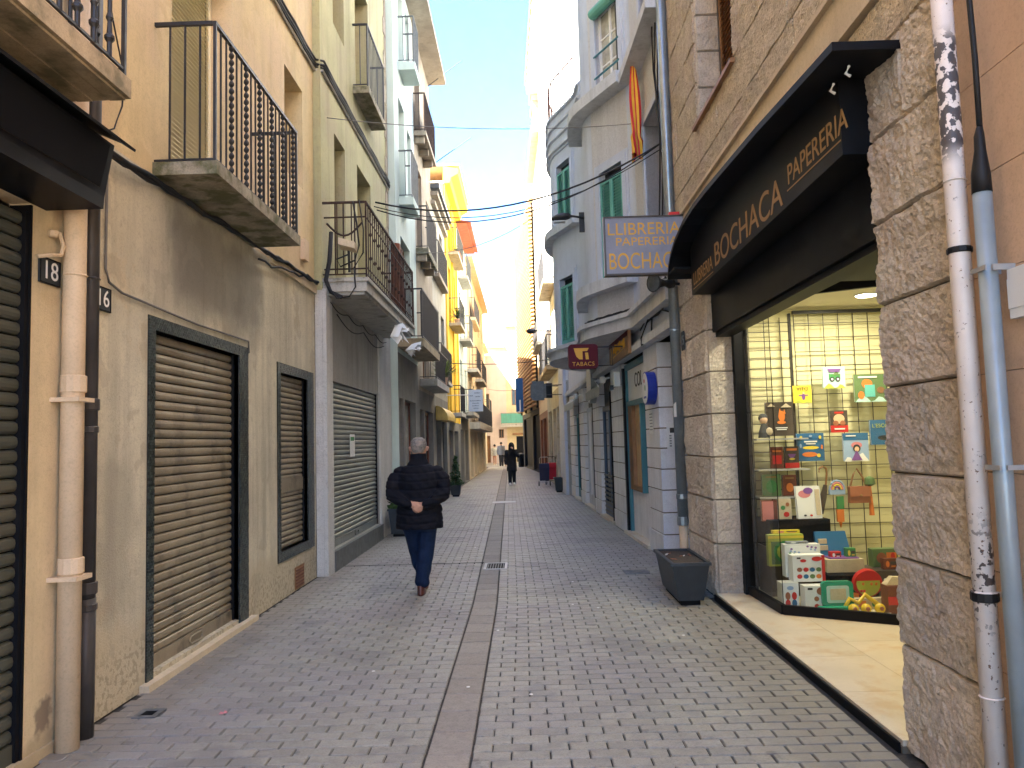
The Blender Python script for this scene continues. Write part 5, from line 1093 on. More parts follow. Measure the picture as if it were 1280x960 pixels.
lp = thing('street_lamp', 'small dark wall lamp on a long thin arm, further down the right side', 'street lamp', (1.2, 24.4, 5.15)); MB().tube([(1.25, 24.4, 5.15), (.45, 24.4, 5.18)], .02, 6).build('arm', 'iron', lp); MB().ball((.33, 24.4, 5.17), (.17, .12, .09), 12, 6).build('head', 'iron', lp, smooth=True)
gp = thing('shop_sign', 'blank grey notched sign hanging from a bracket on the right side', 'sign', (1.2, 24.1, 3.2))
flatpoly([(.25, 3.0), (.3, 3.0), (.3, 2.93), (.68, 2.93), (.68, 3.0), (.74, 3.0), (.74, 3.45), (.68, 3.45), (.68, 3.53), (.3, 3.53), (.3, 3.45), (.25, 3.45)], 24.05, .06).build('board', 'greyiron', gp); m = MB(); m.tube([(.74, 24.08, 3.4), (1.3, 24.08, 3.4)], .015, 5); m.tube([(.74, 24.08, 3.1), (1.3, 24.08, 3.1)], .015, 5); m.build('bracket', 'iron', gp)
t = thing('shop_sign', 'dark square sign box hanging just beyond the blank notched sign', 'sign', (1.1, 26, 3.2)); MB().box(.78, 1.0, 25.9, 26.0, 3.1, 3.6).build('board', 'blackpaint', t); MB().tube([(1.0, 25.95, 3.5), (1.25, 25.95, 3.5)], .015, 5).build('bracket', 'iron', t)
jb = thing('banner_sign', 'tall blue banner sign with a white letter J near the timber slats', 'sign', (.1, 46.5, 4.3)); MB().box(-.42, .03, 46.45, 46.55, 3.45, 5.5).build('board', 'blue', jb); text('lettering', 'J', .85, 'whitep', (-.17, 46.446, 3.85), (1, 0, 0), (0, 0, 1), jb); MB().tube([(.03, 46.5, 5.2), (.5, 46.5, 5.2)], .02, 5).build('bracket', 'iron', jb)
ws = thing('shop_sign', 'white sign with grey lines of small print jutting from the left side', 'sign', (-2.2, 24.6, 3.0)); MB().box(-1.74, -1.28, 24.55, 24.62, 2.66, 3.36).build('board', 'signwhite', ws); MB().tube([(-1.74, 24.6, 3.2), (-2.45, 24.6, 3.2)], .015, 5).build('bracket', 'whitepaint', ws)
for z, a, b_ in ((3.25, -1.55, -1.36), (3.16, -1.7, -1.6), (3.13, -1.52, -1.36), (3.0, -1.69, -1.33), (2.92, -1.62, -1.4), (2.84, -1.62, -1.4), (2.76, -1.58, -1.42)):
    m = MB(); x = a
    while x < b_: w = random.uniform(.012, .03); m.box(x, min(x + w, b_), 24.545, 24.5495, z - .014, z + .014 + random.uniform(-.006, .01)); x += w + .008
    m.build('print', 'inkgrey', ws)
ga = thing('awning', 'gold barrel-shaped awning on the left shopfronts', 'awning', (-2.3, 21.4, 2.5)); m = MB(L3); m.extr([(.02, 2.72)] + [(.02 + .34 * math.sin(w), 2.32 + .40 * math.cos(w)) for w in [math.pi / 2 * k / 6 for k in range(7)]] + [(.02, 2.32)], 21.35, 23.9); m.build('cloth', 'goldawn', ga)

# ------------------------------------------------------------------ wires across the street
def span(p, q, sag, n=16): p, q = Vector(p), Vector(q); return [tuple(p.lerp(q, k / n) - Vector((0, 0, sag * 4 * (k / n) * (1 - k / n)))) for k in range(n + 1)]
WR = tuple(R2.pt((9.75, .05, 5.46)))
cables('overhead_cable', 'heavy black cables slung across the street from the rusty balcony to the grey building', [span((-2.0, 10.6, 5.08), WR, .42), span((-2.0, 10.7, 5.0), WR, .52), span((-2.02, 10.6, 5.02), tuple(R2.pt((9.8, .05, 5.4))), .46)], [.013, .009, .007], cat='overhead cable')
cables('overhead_cable', 'thin grey wire strung high across the street near the sky gap', [span((-2.6, 10.3, 6.2), tuple(R2.pt((11.2, .05, 6.35))), .12)], .006, 'cablegrey', cat='overhead cable')
cables('overhead_cable', 'thin cable dipping across the street in front of the yellow house', [span((-2.4, 17.9, 6.2), tuple(R2.pt((16, .9, 6.7))), .35)], .008, 'cablegrey', cat='overhead cable')
cables('overhead_cable', 'low black cable across the street just above the white sign', [span((-2.4, 22.5, 4.05), tuple(R3.pt((24.5, .05, 4.3))), .12)], .014, cat='overhead cable')
cables('overhead_cable', 'faint far wire across the street near the end house', [span((-2.2, 48, 5.0), (.4, 47, 4.95), .15)], .012, 'cablegrey', cat='overhead cable')
for k, (y, z, w) in enumerate(((20.8, 12.0, .9), (22.4, 10.4, 1.1))):
    t = thing('aerial', ('upper thin rod aerial leaning out from the left roofs', 'lower thin rod aerial leaning out from the left roofs')[k], 'aerial', (-2.2, y, z)); MB().tube([(-2.4, y, z - .35), (-2.0 + .6 * w, y + .3, z + .5)], .014, 5).build('rod', 'iron', t)

# ------------------------------------------------------------------ people
def body_mesh(name, mat, lofts, caps, voxel, off, post=None, sm=2, factor=.5):
    """one continuous surface: elliptical lofts and tapered limbs fused by a voxel remesh"""
    m = MB()
    for sec in lofts:      # sections (x, y, z, rx, ry)
        rings = []; n = 18
        for x, y, z, rx, ry in sec:
            b = len(m.v); rings.append(b)
            for j in range(n): w = 2 * math.pi * j / n; m.v.append(Vector((x + rx * math.cos(w), y + ry * math.sin(w), z)))
        for a, b in zip(rings, rings[1:]):
            for j in range(n): m.f.append([a + j, a + (j + 1) % n, b + (j + 1) % n, b + j])
        m.f.append([rings[0] + j for j in range(n)][::-1]); m.f.append([rings[-1] + j for j in range(n)])
    for pts in caps:       # points (x, y, z, r)
        for (x0, y0, z0, q0), (x1, y1, z1, q1) in zip(pts, pts[1:]):
            m.tube([(x0, y0, z0), (x1, y1, z1)], [q0, q1], 10)
        for x, y, z, q in pts: m.ball((x, y, z), q * .99, 10, 7)
    me = bpy.data.meshes.new("form"); me.from_pydata([tuple(v) for v in m.v], [], m.f)
    b = bmesh.new(); b.from_mesh(me); bmesh.ops.recalc_face_normals(b, faces=b.faces); b.to_mesh(me); b.free()
    o = bpy.data.objects.new("form", me); COL.objects.link(o)
    r = o.modifiers.new("r", 'REMESH'); r.mode = 'VOXEL'; r.voxel_size = voxel
    s = o.modifiers.new("s", 'SMOOTH'); s.iterations = sm; s.factor = factor
    out = bpy.data.meshes.new_from_object(o.evaluated_get(bpy.context.evaluated_depsgraph_get())); bpy.data.objects.remove(o)
    if post:
        co = np.empty(len(out.vertices) * 3); out.vertices.foreach_get("co", co); co = co.reshape(-1, 3)
        no = np.empty(len(out.vertices) * 3); out.vertex_normals.foreach_get("vector", no); co = co + no.reshape(-1, 3) * post(co)[:, None]
        out.vertices.foreach_set("co", co.ravel())
    out.name = name; out.materials.clear(); out.materials.append(MT[mat]); out.polygons.foreach_set("use_smooth", [True] * len(out.polygons)); return out

def head_loft(x, y, z, s=1., f=1):   # z = chin height; f=+1 faces +y
    return [(x, y - .005 * f, z - .10, .058 * s, .06 * s), (x, y, z - .02, .056 * s, .062 * s), (x, y + .015 * f, z, .05 * s, .062 * s), (x, y + .018 * f, z + .03, .064 * s, .082 * s), (x, y + .008 * f, z + .08, .074 * s, .094 * s), (x, y + .002 * f, z + .13, .078 * s, .1 * s), (x, y - .005 * f, z + .18, .072 * s, .094 * s), (x, y - .008 * f, z + .215, .05 * s, .066 * s), (x, y - .008 * f, z + .232, .02 * s, .03 * s)]
def face(root, x, y, z, f, mats=('whitep', 'ink')):
    for sx in (-1, 1):
        MB().ball((x + sx * .031, y + .088 * f, z + .115), (.012, .008, .008), 8, 5).build('eye', 'whitep', root); MB().ball((x + sx * .031, y + .094 * f, z + .115), (.006, .004, .006), 6, 4).build('pupil', 'ink', root)
    MB().box(x - .022, x + .022, y + .083 * f - .006, y + .083 * f + .006, z + .042, z + .05).build('mouth', 'redp', root)
def hand(cx_, cy_, cz_, dirv, side, up):
    """palm and five fingers as capsules: dirv points to the fingertips"""
    d, u = Vector(dirv).normalized(), Vector(up).normalized(); w = d.cross(u) * side; C = Vector((cx_, cy_, cz_)); caps = []
    P = lambda a, b, c: tuple(C + d * a + w * b + u * c)
    for k, ln in enumerate((.062, .072, .068, .054)):
        b = (-.028 + k * .019); caps.append([(*P(.0, b * .8, 0), .014), (*P(.045, b, .002), .0105), (*P(.045 + ln * .5, b, -.014), .0092), (*P(.045 + ln * .75, b, -.032), .0082)])
    caps.append([(*P(-.02, -.025, -.004), .014), (*P(.015, -.048, -.016), .011), (*P(.045, -.05, -.028), .009)])
    caps.append([(*P(-.045, 0, 0), .026), (*P(.0, 0, 0), .027)]); return caps

# --- the man walking away, hands clasped behind his back
px, py = -1.185, 8.62
man = thing('person', 'grey-haired person in a dark padded jacket and jeans walking away, hands clasped behind the back', 'person', (px, py, 0))
def at(l): return [tuple([px + q[0], py + q[1], *q[2:]]) for q in l]
HZ = 1.505
hl = head_loft(px + .005, py + .01, HZ, 1.1)
hands = hand(px - .03, py - .215, .995, (.75, -.02, -.6), 1, (0, -1, .0)) + hand(px + .035, py - .195, .985, (-.75, -.05, -.55), -1, (0, -1, .1))
arms_in = [at([(-.16, 0, 1.32, .045), (-.27, -.07, 1.13, .04), (-.05, -.19, 1.0, .03)]), at([(.16, 0, 1.32, .045), (.27, -.07, 1.13, .04), (.06, -.17, .99, .03)])]
legs_in = [at([(.09, 0, .86, .07), (.06, .04, .48, .05), (.02, -.0, .1, .035)]), at([(-.09, 0, .86, .07), (-.06, .17, .5, .05), (-.005, .31, .12, .035)])]
tors = [(px, py, .8, .15, .1), (px, py, 1.0, .15, .1), (px, py, 1.25, .17, .11), (px, py, 1.36, .14, .09), (px, py, 1.44, .07, .065), (px, py, 1.5, .058, .06)]
me = body_mesh('person', 'skin', [hl, tors], arms_in + legs_in + hands + [[(px - .086, py - .0, HZ + .09, .016), (px - .092, py - .006, HZ + .115, .019)], [(px + .096, py - .0, HZ + .09, .016), (px + .102, py - .006, HZ + .115, .019)], [(px, py + .1, HZ + .10, .01), (px, py + .118, HZ + .075, .013)]], .0065, None)
me.transform(Matrix.Translation((-px, -py, 0))); link('body', me, man); face(man, px, py + .01, HZ, 1)
hs = [(x, y - .006, z, rx + .008, ry + .008) for x, y, z, rx, ry in hl[5:]]; hs = [(px + .005, py - .048, HZ + .055, .05, .035), (px + .005, py - .04, HZ + .095, .076, .066), (px + .005, py - .024, HZ + .125, .087, .094)] + [(x, y - .012, z, a, b) for x, y, z, a, b in hs]
me = body_mesh('hair', 'greyhair', [hs], [], .008, None, lambda c: .0035 * np.sin(c[:, 0] * 190 + 5 * np.sin(c[:, 2] * 90)) * np.sin(c[:, 2] * 130)); me.transform(Matrix.Translation((-px, -py, 0))); link('hair', me, man)
jl = at([(.0, -.01, .73, .262, .19), (0, -.01, .745, .268, .195), (0, -.005, .85, .262, .19), (0, -.005, 1.0, .25, .18), (0, -.005, 1.15, .255, .18), (0, -.01, 1.26, .258, .18), (0, -.01, 1.34, .232, .165), (0, -.01, 1.405, .18, .135), (0, 0, 1.455, .115, .1), (0, .0, 1.50, .092, .09), (0, .0, 1.555, .09, .088)])
ja = [at([(-.2, -.005, 1.335, .088), (-.275, -.04, 1.25, .085), (-.285, -.095, 1.11, .078), (-.18, -.175, 1.045, .068), (-.085, -.20, 1.01, .055)]), at([(.2, -.005, 1.335, .088), (.275, -.04, 1.25, .085), (.285, -.095, 1.11, .078), (.19, -.175, 1.04, .068), (.1, -.19, 1.0, .055)])]
def quilt(c):
    r = np.zeros(len(c))
    for z in np.arange(.80, 1.46, .092): r -= .011 * np.exp(-((c[:, 2] - z + .012 * np.sin(c[:, 0] * 9)) / .011) ** 2)
    return r + .004 * np.sin(c[:, 2] * 55 + c[:, 0] * 23) * np.sin(c[:, 0] * 38 + c[:, 1] * 20)
me = body_mesh('jacket', 'navycoat', [jl], ja, .0095, None, quilt, 3); me.transform(Matrix.Translation((-px, -py, 0))); link('jacket', me, man)
tl = at([(0, 0, .70, .19, .13), (0, 0, .9, .2, .14)])
tc = [at([(.095, .0, .82, .112), (.065, .03, .5, .094), (.035, .0, .3, .088), (.02, -.02, .18, .08), (.02, -.02, .15, .082)]), at([(-.095, .0, .82, .112), (-.065, .15, .5, .092), (-.04, .23, .3, .083), (-.005, .3, .19, .075)])]
me = body_mesh('trousers', 'jeans', [tl], tc, .01, None, lambda c: .005 * np.sin(c[:, 2] * 42 + 9 * c[:, 0]) * np.clip((.55 - c[:, 2]) / .4, 0, 1), 2); me.transform(Matrix.Translation((-px, -py, 0))); link('trousers', me, man)
for x, y, a in ((.005, -.03, 0), (-.01, .33, .0)):
    lf = at([(x, y + .06, .002, .044, .135), (x, y + .06, .022, .047, .14), (x, y + .055, .05, .045, .125), (x, y + .01, .085, .042, .075), (x, y - .005, .12, .04, .05)])
    me = body_mesh('shoe', 'shoe', [lf], [], .008, None); me.transform(Matrix.Translation((-px, -py, 0))); link('shoe', me, man)

def walker(label, x, y, hgt, f, top, bottom, hair, hood=False, skirt=False, armup=False, shoe='whitep', legbare=False):
    k = hgt / 1.7; t = thing('person', label, 'person', (x, y, 0)); T = Matrix.Translation((-x, -y, 0))
    S = lambda l: [tuple([x + q[0] * k, y + q[1] * k * f, q[2] * k, *[r * k for r in q[3:]]]) for q in l]
    hz = 1.455 * k; hd = head_loft(x, y, hz, k, f)
    ua = S([(.19, 0, 1.36, .05), (.27, .06, 1.14, .042), (.07, .17, 1.42, .035), (.04, .15, 1.5, .03)]) if armup else S([(.19, 0, 1.36, .05), (.24, -.03, 1.1, .042), (.23, .06, .86, .032), (.23, .08, .78, .035)])
    la = S([(-.19, 0, 1.36, .05), (-.25, -.03, 1.1, .042), (-.25, .03, .86, .032), (-.25, .04, .78, .035)])
    if f < 0: pass
    lg = [S([(-.09, 0, .86, .085), (-.08, .07, .48, .06), (-.08, .1, .06, .04), (-.08, .18, .03, .035)]), S([(.09, 0, .86, .085), (.08, -.03, .48, .06), (.08, -.12, .08, .04), (.08, -.05, .03, .035)])]
    me = body_mesh('body', 'skin', [hd, S([(0, 0, .8, .14, .1), (0, 0, 1.05, .13, .1), (0, 0, 1.3, .17, .1), (0, 0, 1.42, .08, .07)])], [ua, la] + lg, .016, None); me.transform(T); link('body', me, t)
    face(t, x, y, hz, f)
    if hood: me = body_mesh('hood', top, [[(x, y - .02 * f, hz - .06, .13, .12), (x, y - .02 * f, hz + .04, .12, .105), (x, y + .0 * f, hz + .14, .115, .11), (x, y - .02 * f, hz + .22, .085, .09), (x, y - .02 * f, hz + .255, .03, .04)]], [], .015, None)
    else: me = body_mesh('hair', hair, [[(x, y - .02 * f, hz + .08, .08, .09), (x, y - .02 * f, hz + .14, .087, .1), (x, y - .012 * f, hz + .2, .075, .09), (x, y - .01 * f, hz + .24, .03, .04)]], [], .013, None)
    me.transform(T); link(me.name, me, t)
    low = .55 if skirt else .78
    me = body_mesh('coat', top, [S([(0, 0, low, .215, .15), (0, 0, .95, .19, .14), (0, 0, 1.2, .205, .14), (0, 0, 1.36, .19, .125), (0, 0, 1.43, .1, .09), (0, 0, 1.47, .08, .08)])], [[(*q[:3], q[3] + .026) for q in a[:-1]] for a in (ua, la)], .016, None, lambda c: .006 * np.sin(c[:, 2] * 30 + c[:, 0] * 25)); me.transform(T); link('coat', me, t)
    if not legbare:
        me = body_mesh('trousers', bottom, [S([(0, 0, .75, .16, .12), (0, 0, .9, .165, .125)])], [[(q[0], q[1], q[2], q[3] + .03 * k) for q in a[:3]] for a in lg], .016, None); me.transform(T); link('trousers', me, t)
    for a in lg:
        q = a[3]; me = body_mesh('shoe', shoe, [[(q[0], q[1], .004, .05, .11), (q[0], q[1], .05, .045, .09), (q[0], q[1] - .05 * f, .09, .04, .05)]], [], .013, None); me.transform(T); link('shoe', me, t)
walker('person in a black hooded coat walking towards us with one hand raised to the face', -.5, 30.0, 1.62, -1, 'blackcloth', 'blackcloth', 'darkhair', hood=True, skirt=True, armup=True)
walker('person in a grey hoodie and black trousers walking away near the end of the street', -1.6, 53.5, 1.68, 1, 'greycloth', 'blackcloth', 'darkhair', shoe='ink')
walker('person in a short pale jacket with bare legs walking beside the grey hoodie', -2.15, 56.0, 1.5, 1, 'palecloth', 'palecloth', 'darkhair', legbare=True)

# ------------------------------------------------------------------ trolleys, plants, car
def trolley(label, x, y, mat, rz):
    t = thing('shopping_trolley', label, 'trolley', (x, y, 0)); m = MB()
    m.hexa([(x - .17, y - .1, .2), (x + .17, y - .1, .2), (x - .17, y + .12, .2), (x + .17, y + .12, .2), (x - .19, y - .13, .78), (x + .19, y - .13, .78), (x - .19, y + .13, .78), (x + .19, y + .13, .78)]); bag = m.build('bag', mat, t)
    MB().hexa([(x - .195, y - .15, .66), (x + .195, y - .15, .66), (x - .195, y + .14, .7), (x + .195, y + .14, .7), (x - .18, y - .12, .82), (x + .18, y - .12, .82), (x - .18, y + .13, .83), (x + .18, y + .13, .83)]).build('flap', mat, bag); MB().box(x - .1, x + .1, y - .135, y - .12, .28, .55).build('pocket', mat, bag)
    f = MB(); f.tube([(x - .17, y + .13, .12), (x - .17, y + .15, 1.02), (x - .13, y + .15, 1.06), (x + .13, y + .15, 1.06), (x + .17, y + .15, 1.02), (x + .17, y + .13, .12)], .012, 6); f.tube([(x - .17, y - .12, .16), (x + .17, y - .12, .16)], .012, 5); f.tube([(x - .17, y - .12, .05), (x - .17, y - .12, .18), (x - .17, y + .13, .16)], .012, 5); f.tube([(x + .17, y - .12, .05), (x + .17, y - .12, .18), (x + .17, y + .13, .16)], .012, 5); f.build('frame', 'grate' if mat == 'navyt' else 'iron', t)
    for sx in (-1, 1):
        w = MB().tube([(x + sx * .19, y + .12, .085), (x + sx * .225, y + .12, .085)], .085, 14).build('wheel', 'rubber', t); MB().tube([(x + sx * .186, y + .12, .085), (x + sx * .229, y + .12, .085)], .035, 8).build('hub', 'grate', w)
trolley('navy shopping trolley with pale frame parked by the right wall', .72, 28.6, 'navyt', 0)
trolley('red shopping trolley just behind the navy one', 1.0, 29.3, 'redt', 0)
t = thing('planter_box', 'small square black planter box beside the shopping trolleys', 'planter', (1.1, 25.2, 0)); trough(t, .93, 1.27, 24.9, 25.4, .47)
def foliage(root, pts, size, mat, name='leaves', n=400, seed=1, kind=None):
    r = random.Random(seed); m = MB()
    for k in range(n):
        p = Vector(pts(r)); a, b = Vector((r.gauss(0, 1), r.gauss(0, 1), r.gauss(.3, .8))).normalized(), Vector((r.gauss(0, 1), r.gauss(0, 1), r.gauss(0, 1))).normalized(); c = a.cross(b).normalized() * size * .38; L_ = a * size * r.uniform(.6, 1.2)
        m.v += [p, p + L_ * .5 + c, p + L_, p + L_ * .5 - c]; i = len(m.v) - 4; m.f.append([i, i + 1, i + 2, i + 3])
    return m.build(name, mat, root, fix=False, kind=kind)
t = thing('potted_shrub', 'conical clipped shrub in a dark square pot beside the left shop doors', 'shrub', (-2.18, 24.3, 0)); trough(t, -2.36, -2.0, 24.1, 24.5, .36)
MB().tube([(-2.18, 24.3, .3), (-2.18, 24.3, 1.2)], [.025, .008], 6).build('trunk', 'wood', t)
def cone(r): z = r.random() ** 1.5; q = .2 * (1 - z) * (r.random() ** .5) * (1 + .25 * math.sin(z * 20)) + .015; w = r.uniform(0, 6.28); return (-2.18 + q * math.cos(w), 24.3 + q * math.sin(w), .36 + z * .88)
foliage(t, cone, .07, 'leaf', 'crown', 900, 3, 'stuff')
t = thing('planter_trough', 'dark planter of drooping leaves half hidden behind the walking man', 'planter', (-2.25, 14.3, 0)); trough(t, -2.5, -2.05, 14.0, 14.7, .5)
foliage(t, lambda r: (-2.27 + r.uniform(-.18, .18), 14.35 + r.uniform(-.3, .3), .5 + abs(r.gauss(0, .16))), .11, 'leaf', 'leaves', 260, 4, 'stuff')
def spiky(label, c, n, ln, mat, seed):
    t = thing('potted_plant', label, 'plant', c); r = random.Random(seed); m = MB(); C = Vector(c)
    for k in range(n):
        w = r.uniform(0, 6.28); e = r.uniform(.1, 1.2); d = Vector((math.cos(w) * math.cos(e), math.sin(w) * math.cos(e), math.sin(e))); s = Vector((-d.y, d.x, 0)).normalized() * .016; p0 = C + Vector((0, 0, .22)); p1 = p0 + d * ln * .6; p2 = p0 + d * ln - Vector((0, 0, .2 * ln))
        i = len(m.v); m.v += [p0 - s, p0 + s, p1 - s * .9, p1 + s * .9, p2]; m.f += [[i, i + 1, i + 3, i + 2], [i + 2, i + 3, i + 4]]
    m.build('leaves', mat, t, fix=False); MB().lathe(c, [(.08, 0), (.11, .2), (.1, .2)], 10).build('pot', 'peach', t)
spiky('spiky yellow green plant on the low balcony by the dark screened one', (-2.1, 20.6, 3.23), 70, .75, 'leafy', 2)
spiky('small green plant in a pot on the middle yellow house balcony', (-2.2, 26.6, 5.79), 40, .55, 'leaf', 5)
t = thing('flower_box', 'terracotta flower box on the upper yellow house balcony', 'flower box', (-2.15, 27.4, 8.31)); MB(L3).hexa([(26.9, .2, 8.302), (27.9, .2, 8.302), (26.9, .32, 8.302), (27.9, .32, 8.302), (26.88, .18, 8.5), (27.92, .18, 8.5), (26.88, .34, 8.5), (27.92, .34, 8.5)]).build('box', 'tile', t); foliage(t, lambda r: (-2.2 + r.uniform(-.07, .07), r.uniform(26.95, 27.85), 8.5 + abs(r.gauss(0, .06))), .07, 'leaf', 'leaves', 120, 6, 'stuff')
t = thing('parked_car', 'white car parked in the sunlit square at the far left', 'car', (-3.0, 67, 0)); m = MB(Fr((-3.1, 67.5), (0, 1), (1, 0)))
def carprof(pl, w): mm = MB(); A = [mm.add((-3.1 - w, 67.5 + a, z)) for a, z in pl]; Bq = [mm.add((-3.1 + w, 67.5 + a, z)) for a, z in pl]; mm.f += [A, Bq[::-1]] + [[A[k], A[(k + 1) % len(A)], Bq[(k + 1) % len(A)], Bq[k]] for k in range(len(A))]; return mm
carprof([(-2.1, .3), (-2.15, .6), (-2.0, .88), (-1.7, .95), (1.1, .98), (2.0, .8), (2.1, .5), (2.05, .3)], .86).build('body', 'carwhite', t); carprof([(-1.75, .95), (-1.35, 1.42), (.2, 1.46), (1.1, .97)], .72).build('cabin', 'pane', t); carprof([(-1.3, 1.42), (.15, 1.465), (.1, 1.49), (-1.2, 1.45)], .7).build('roof', 'carwhite', t)
for a in (-1.35, 1.3):
    for sx in (-1, 1): w = MB().tube([(-3.1 + sx * .72, 67.5 + a, .31), (-3.1 + sx * .88, 67.5 + a, .31)], .31, 16).build('wheel', 'rubber', t); MB().tube([(-3.1 + sx * .86, 67.5 + a, .31), (-3.1 + sx * .89, 67.5 + a, .31)], .19, 10).build('rim', 'grate', w)
for sx in (-1, 1): MB().box(-3.1 + sx * .6 - .14, -3.1 + sx * .6 + .14, 65.34, 65.4, .62, .78).build('tail_light', 'redp', t)
t = thing('litter_bin', 'small dark bin standing at the corner of the far square', 'bin', (-.1, 51.9, 0)); MB().lathe((-.22, 50.6, 0), [(.16, 0), (.19, .05), (.2, .8), (.17, .82)], 12).build('bin', 'blackpaint', t); MB().lathe((-.22, 50.6, .82), [(.21, 0), (.21, .05), (.05, .1)], 12).build('lid', 'iron', t)

# ------------------------------------------------------------------ goods in the display window
def goods(name, label, cat, x0, x1, z0, z1, y, th, mat, prints=(), title=None, tilt=0., pages=True):
    t = thing(name, label, cat, ((x0 + x1) / 2, y, z0)); e = math.sin(tilt) * (z1 - z0)
    def slab(a, b, c, d, ya, yb):  # leaning block
        q = lambda z: (z - z0) / (z1 - z0) * e
        return MB().hexa([(a, ya + q(c), c), (b, ya + q(c), c), (a, yb + q(c), c), (b, yb + q(c), c), (a, ya + q(d), d), (b, ya + q(d), d), (a, yb + q(d), d), (b, yb + q(d), d)])
    slab(x0, x1, z0, z1, y, y + .004 if pages else y + th).build('cover', mat, t)
    if pages:
        slab(x0 + .005, x1 - .004, z0 + .004, z1 - .004, y + .0045, y + th - .004).build('pages', 'whitep', t); slab(x0, x1, z0, z1, y + th - .0035, y + th).build('back_cover', mat, t)
    W_, H_ = x1 - x0, z1 - z0
    for k, (sh, u, v, a, b, mt) in enumerate(prints):   # u,v centre and a,b half-size in cover units
        X, Zc = x0 + u * W_, z0 + v * H_; A, Bh = a * W_, b * H_; yy = y - .0018 - .0011 * k; q = lambda z: (z - z0) / (z1 - z0) * e
        m = MB()
        if sh == 'r': P = [(X - A, Zc - Bh), (X + A, Zc - Bh), (X + A, Zc + Bh), (X - A, Zc + Bh)]
        elif sh == 't': P = [(X - A, Zc - Bh), (X + A, Zc - Bh), (X, Zc + Bh)]
        elif sh == 'h': P = [(X - A, Zc - Bh)] + [(X - A + 2 * A * i / 8, Zc - Bh + 2 * Bh * (.5 + .5 * math.sin(i * 1.1 + k)) * math.sin(math.pi * i / 8)) for i in range(1, 8)] + [(X + A, Zc - Bh)]
        else: P = [(X + A * math.cos(w), Zc + Bh * math.sin(w)) for w in [2 * math.pi * i / 14 for i in range(14)]]
        i0 = [m.add((x, yy + q(z), z)) for x, z in P]; i1 = [m.add((x, yy + .0012 + q(z), z)) for x, z in P]; m.f += [i0, i1[::-1]]
        for j in range(len(P)): m.f.append([i0[j], i0[(j + 1) % len(P)], i1[(j + 1) % len(P)], i1[j]])
        m.build('print', mt, t)
    if title: text('lettering', title[0], title[1], title[2], (x0 + title[3] * W_, y - .004 - .0011 * len(prints) + title[4] * e, z0 + title[4] * H_), (1, 0, 0), (0, 0, 1), t, ext=.0006)
    return t
G_ = goods
G_('book', 'small yellow book titled VITO with a tiny dark figure, on the wire grid', 'book', 2.84, 3.03, 1.98, 2.16, 8.1, .02, 'yellowp', [('h', .5, .12, .5, .14, 'lime'), ('c', .55, .36, .09, .2, 'purplep'), ('r', .55, .44, .26, .03, 'purplep'), ('c', .55, .58, .05, .07, 'peach')], ('VITO', .055, 'ink', .5, .8))
G_('book', 'turquoise picture book with a green vehicle on two black wheels', 'book', 3.16, 3.39, 2.13, 2.35, 8.1, .03, 'skyp', [('h', .5, .16, .5, .2, 'lime'), ('r', .52, .52, .26, .14, 'greenp'), ('t', .6, .7, .16, .12, 'mossp'), ('c', .4, .4, .11, .12, 'ink'), ('c', .66, .4, .11, .12, 'ink'), ('c', .4, .4, .05, .055, 'whitep'), ('c', .66, .4, .05, .055, 'whitep'), ('r', .5, .87, .3, .035, 'purplep'), ('r', .5, .78, .26, .03, 'purplep')])
G_('book', 'wide dark green book with an orange shape, hung beside the stone pier', 'book', 3.48, 3.81, 1.97, 2.26, 8.1, .03, 'mossp', [('h', .5, .2, .5, .2, 'skyp'), ('c', .4, .66, .17, .17, 'orangep'), ('r', .48, .4, .16, .22, 'tealp'), ('c', .2, .25, .1, .14, 'orangep'), ('c', .82, .42, .12, .12, 'wood'), ('r', .42, .9, .3, .03, 'whitep')])
G_('book', 'small maroon book with a cream badge and a red lower band', 'book', 3.21, 3.39, 1.66, 1.89, 8.1, .025, 'darkp', [('r', .5, .16, .5, .16, 'redp'), ('c', .5, .62, .32, .22, 'peach'), ('c', .3, .42, .16, .12, 'tanp'), ('c', .7, .42, .16, .12, 'tanp'), ('r', .5, .9, .26, .04, 'redp'), ('r', .5, .16, .3, .03, 'whitep')])
G_('book', "teal book titled L'ESC, half hidden by the stone pier", 'book', 3.62, 3.90, 1.52, 1.78, 8.1, .03, 'bluep', [('r', .5, .5, .5, .5, 'palebluep' if False else 'bluep'), ('c', .5, .28, .25, .1, 'ink'), ('c', .68, .4, .12, .08, 'mossp')], ("L'ESCOLA", .055, 'lime', .48, .76))
G_('book', 'night blue book scattered with yellow instruments', 'book', 2.85, 3.13, 1.37, 1.66, 8.1, .03, 'bluep', [('c', .5, .48, .3, .06, 'yellowp'), ('c', .45, .24, .28, .09, 'orangep'), ('c', .78, .2, .07, .07, 'yellowp'), ('r', .5, .7, .24, .025, 'whitep'), ('r', .5, .62, .18, .02, 'whitep'), ('c', .15, .85, .05, .06, 'yellowp'), ('c', .85, .85, .05, .06, 'yellowp'), ('c', .12, .55, .04, .08, 'palebluep'), ('c', .9, .5, .04, .08, 'orangep'), ('c', .5, .9, .06, .04, 'palebluep')])
G_('book', 'blue and white picture book with a pink round shape in the middle', 'book', 3.33, 3.59, 1.36, 1.65, 8.1, .03, 'palebluep', [('r', .5, .87, .5, .13, 'bluep'), ('h', .5, .2, .5, .22, 'whitep'), ('c', .52, .56, .22, .12, 'pinkp'), ('c', .52, .45, .15, .14, 'ink'), ('c', .52, .42, .09, .09, 'peach'), ('t', .5, .2, .22, .18, 'purplep'), ('r', .3, .9, .2, .02, 'whitep')])
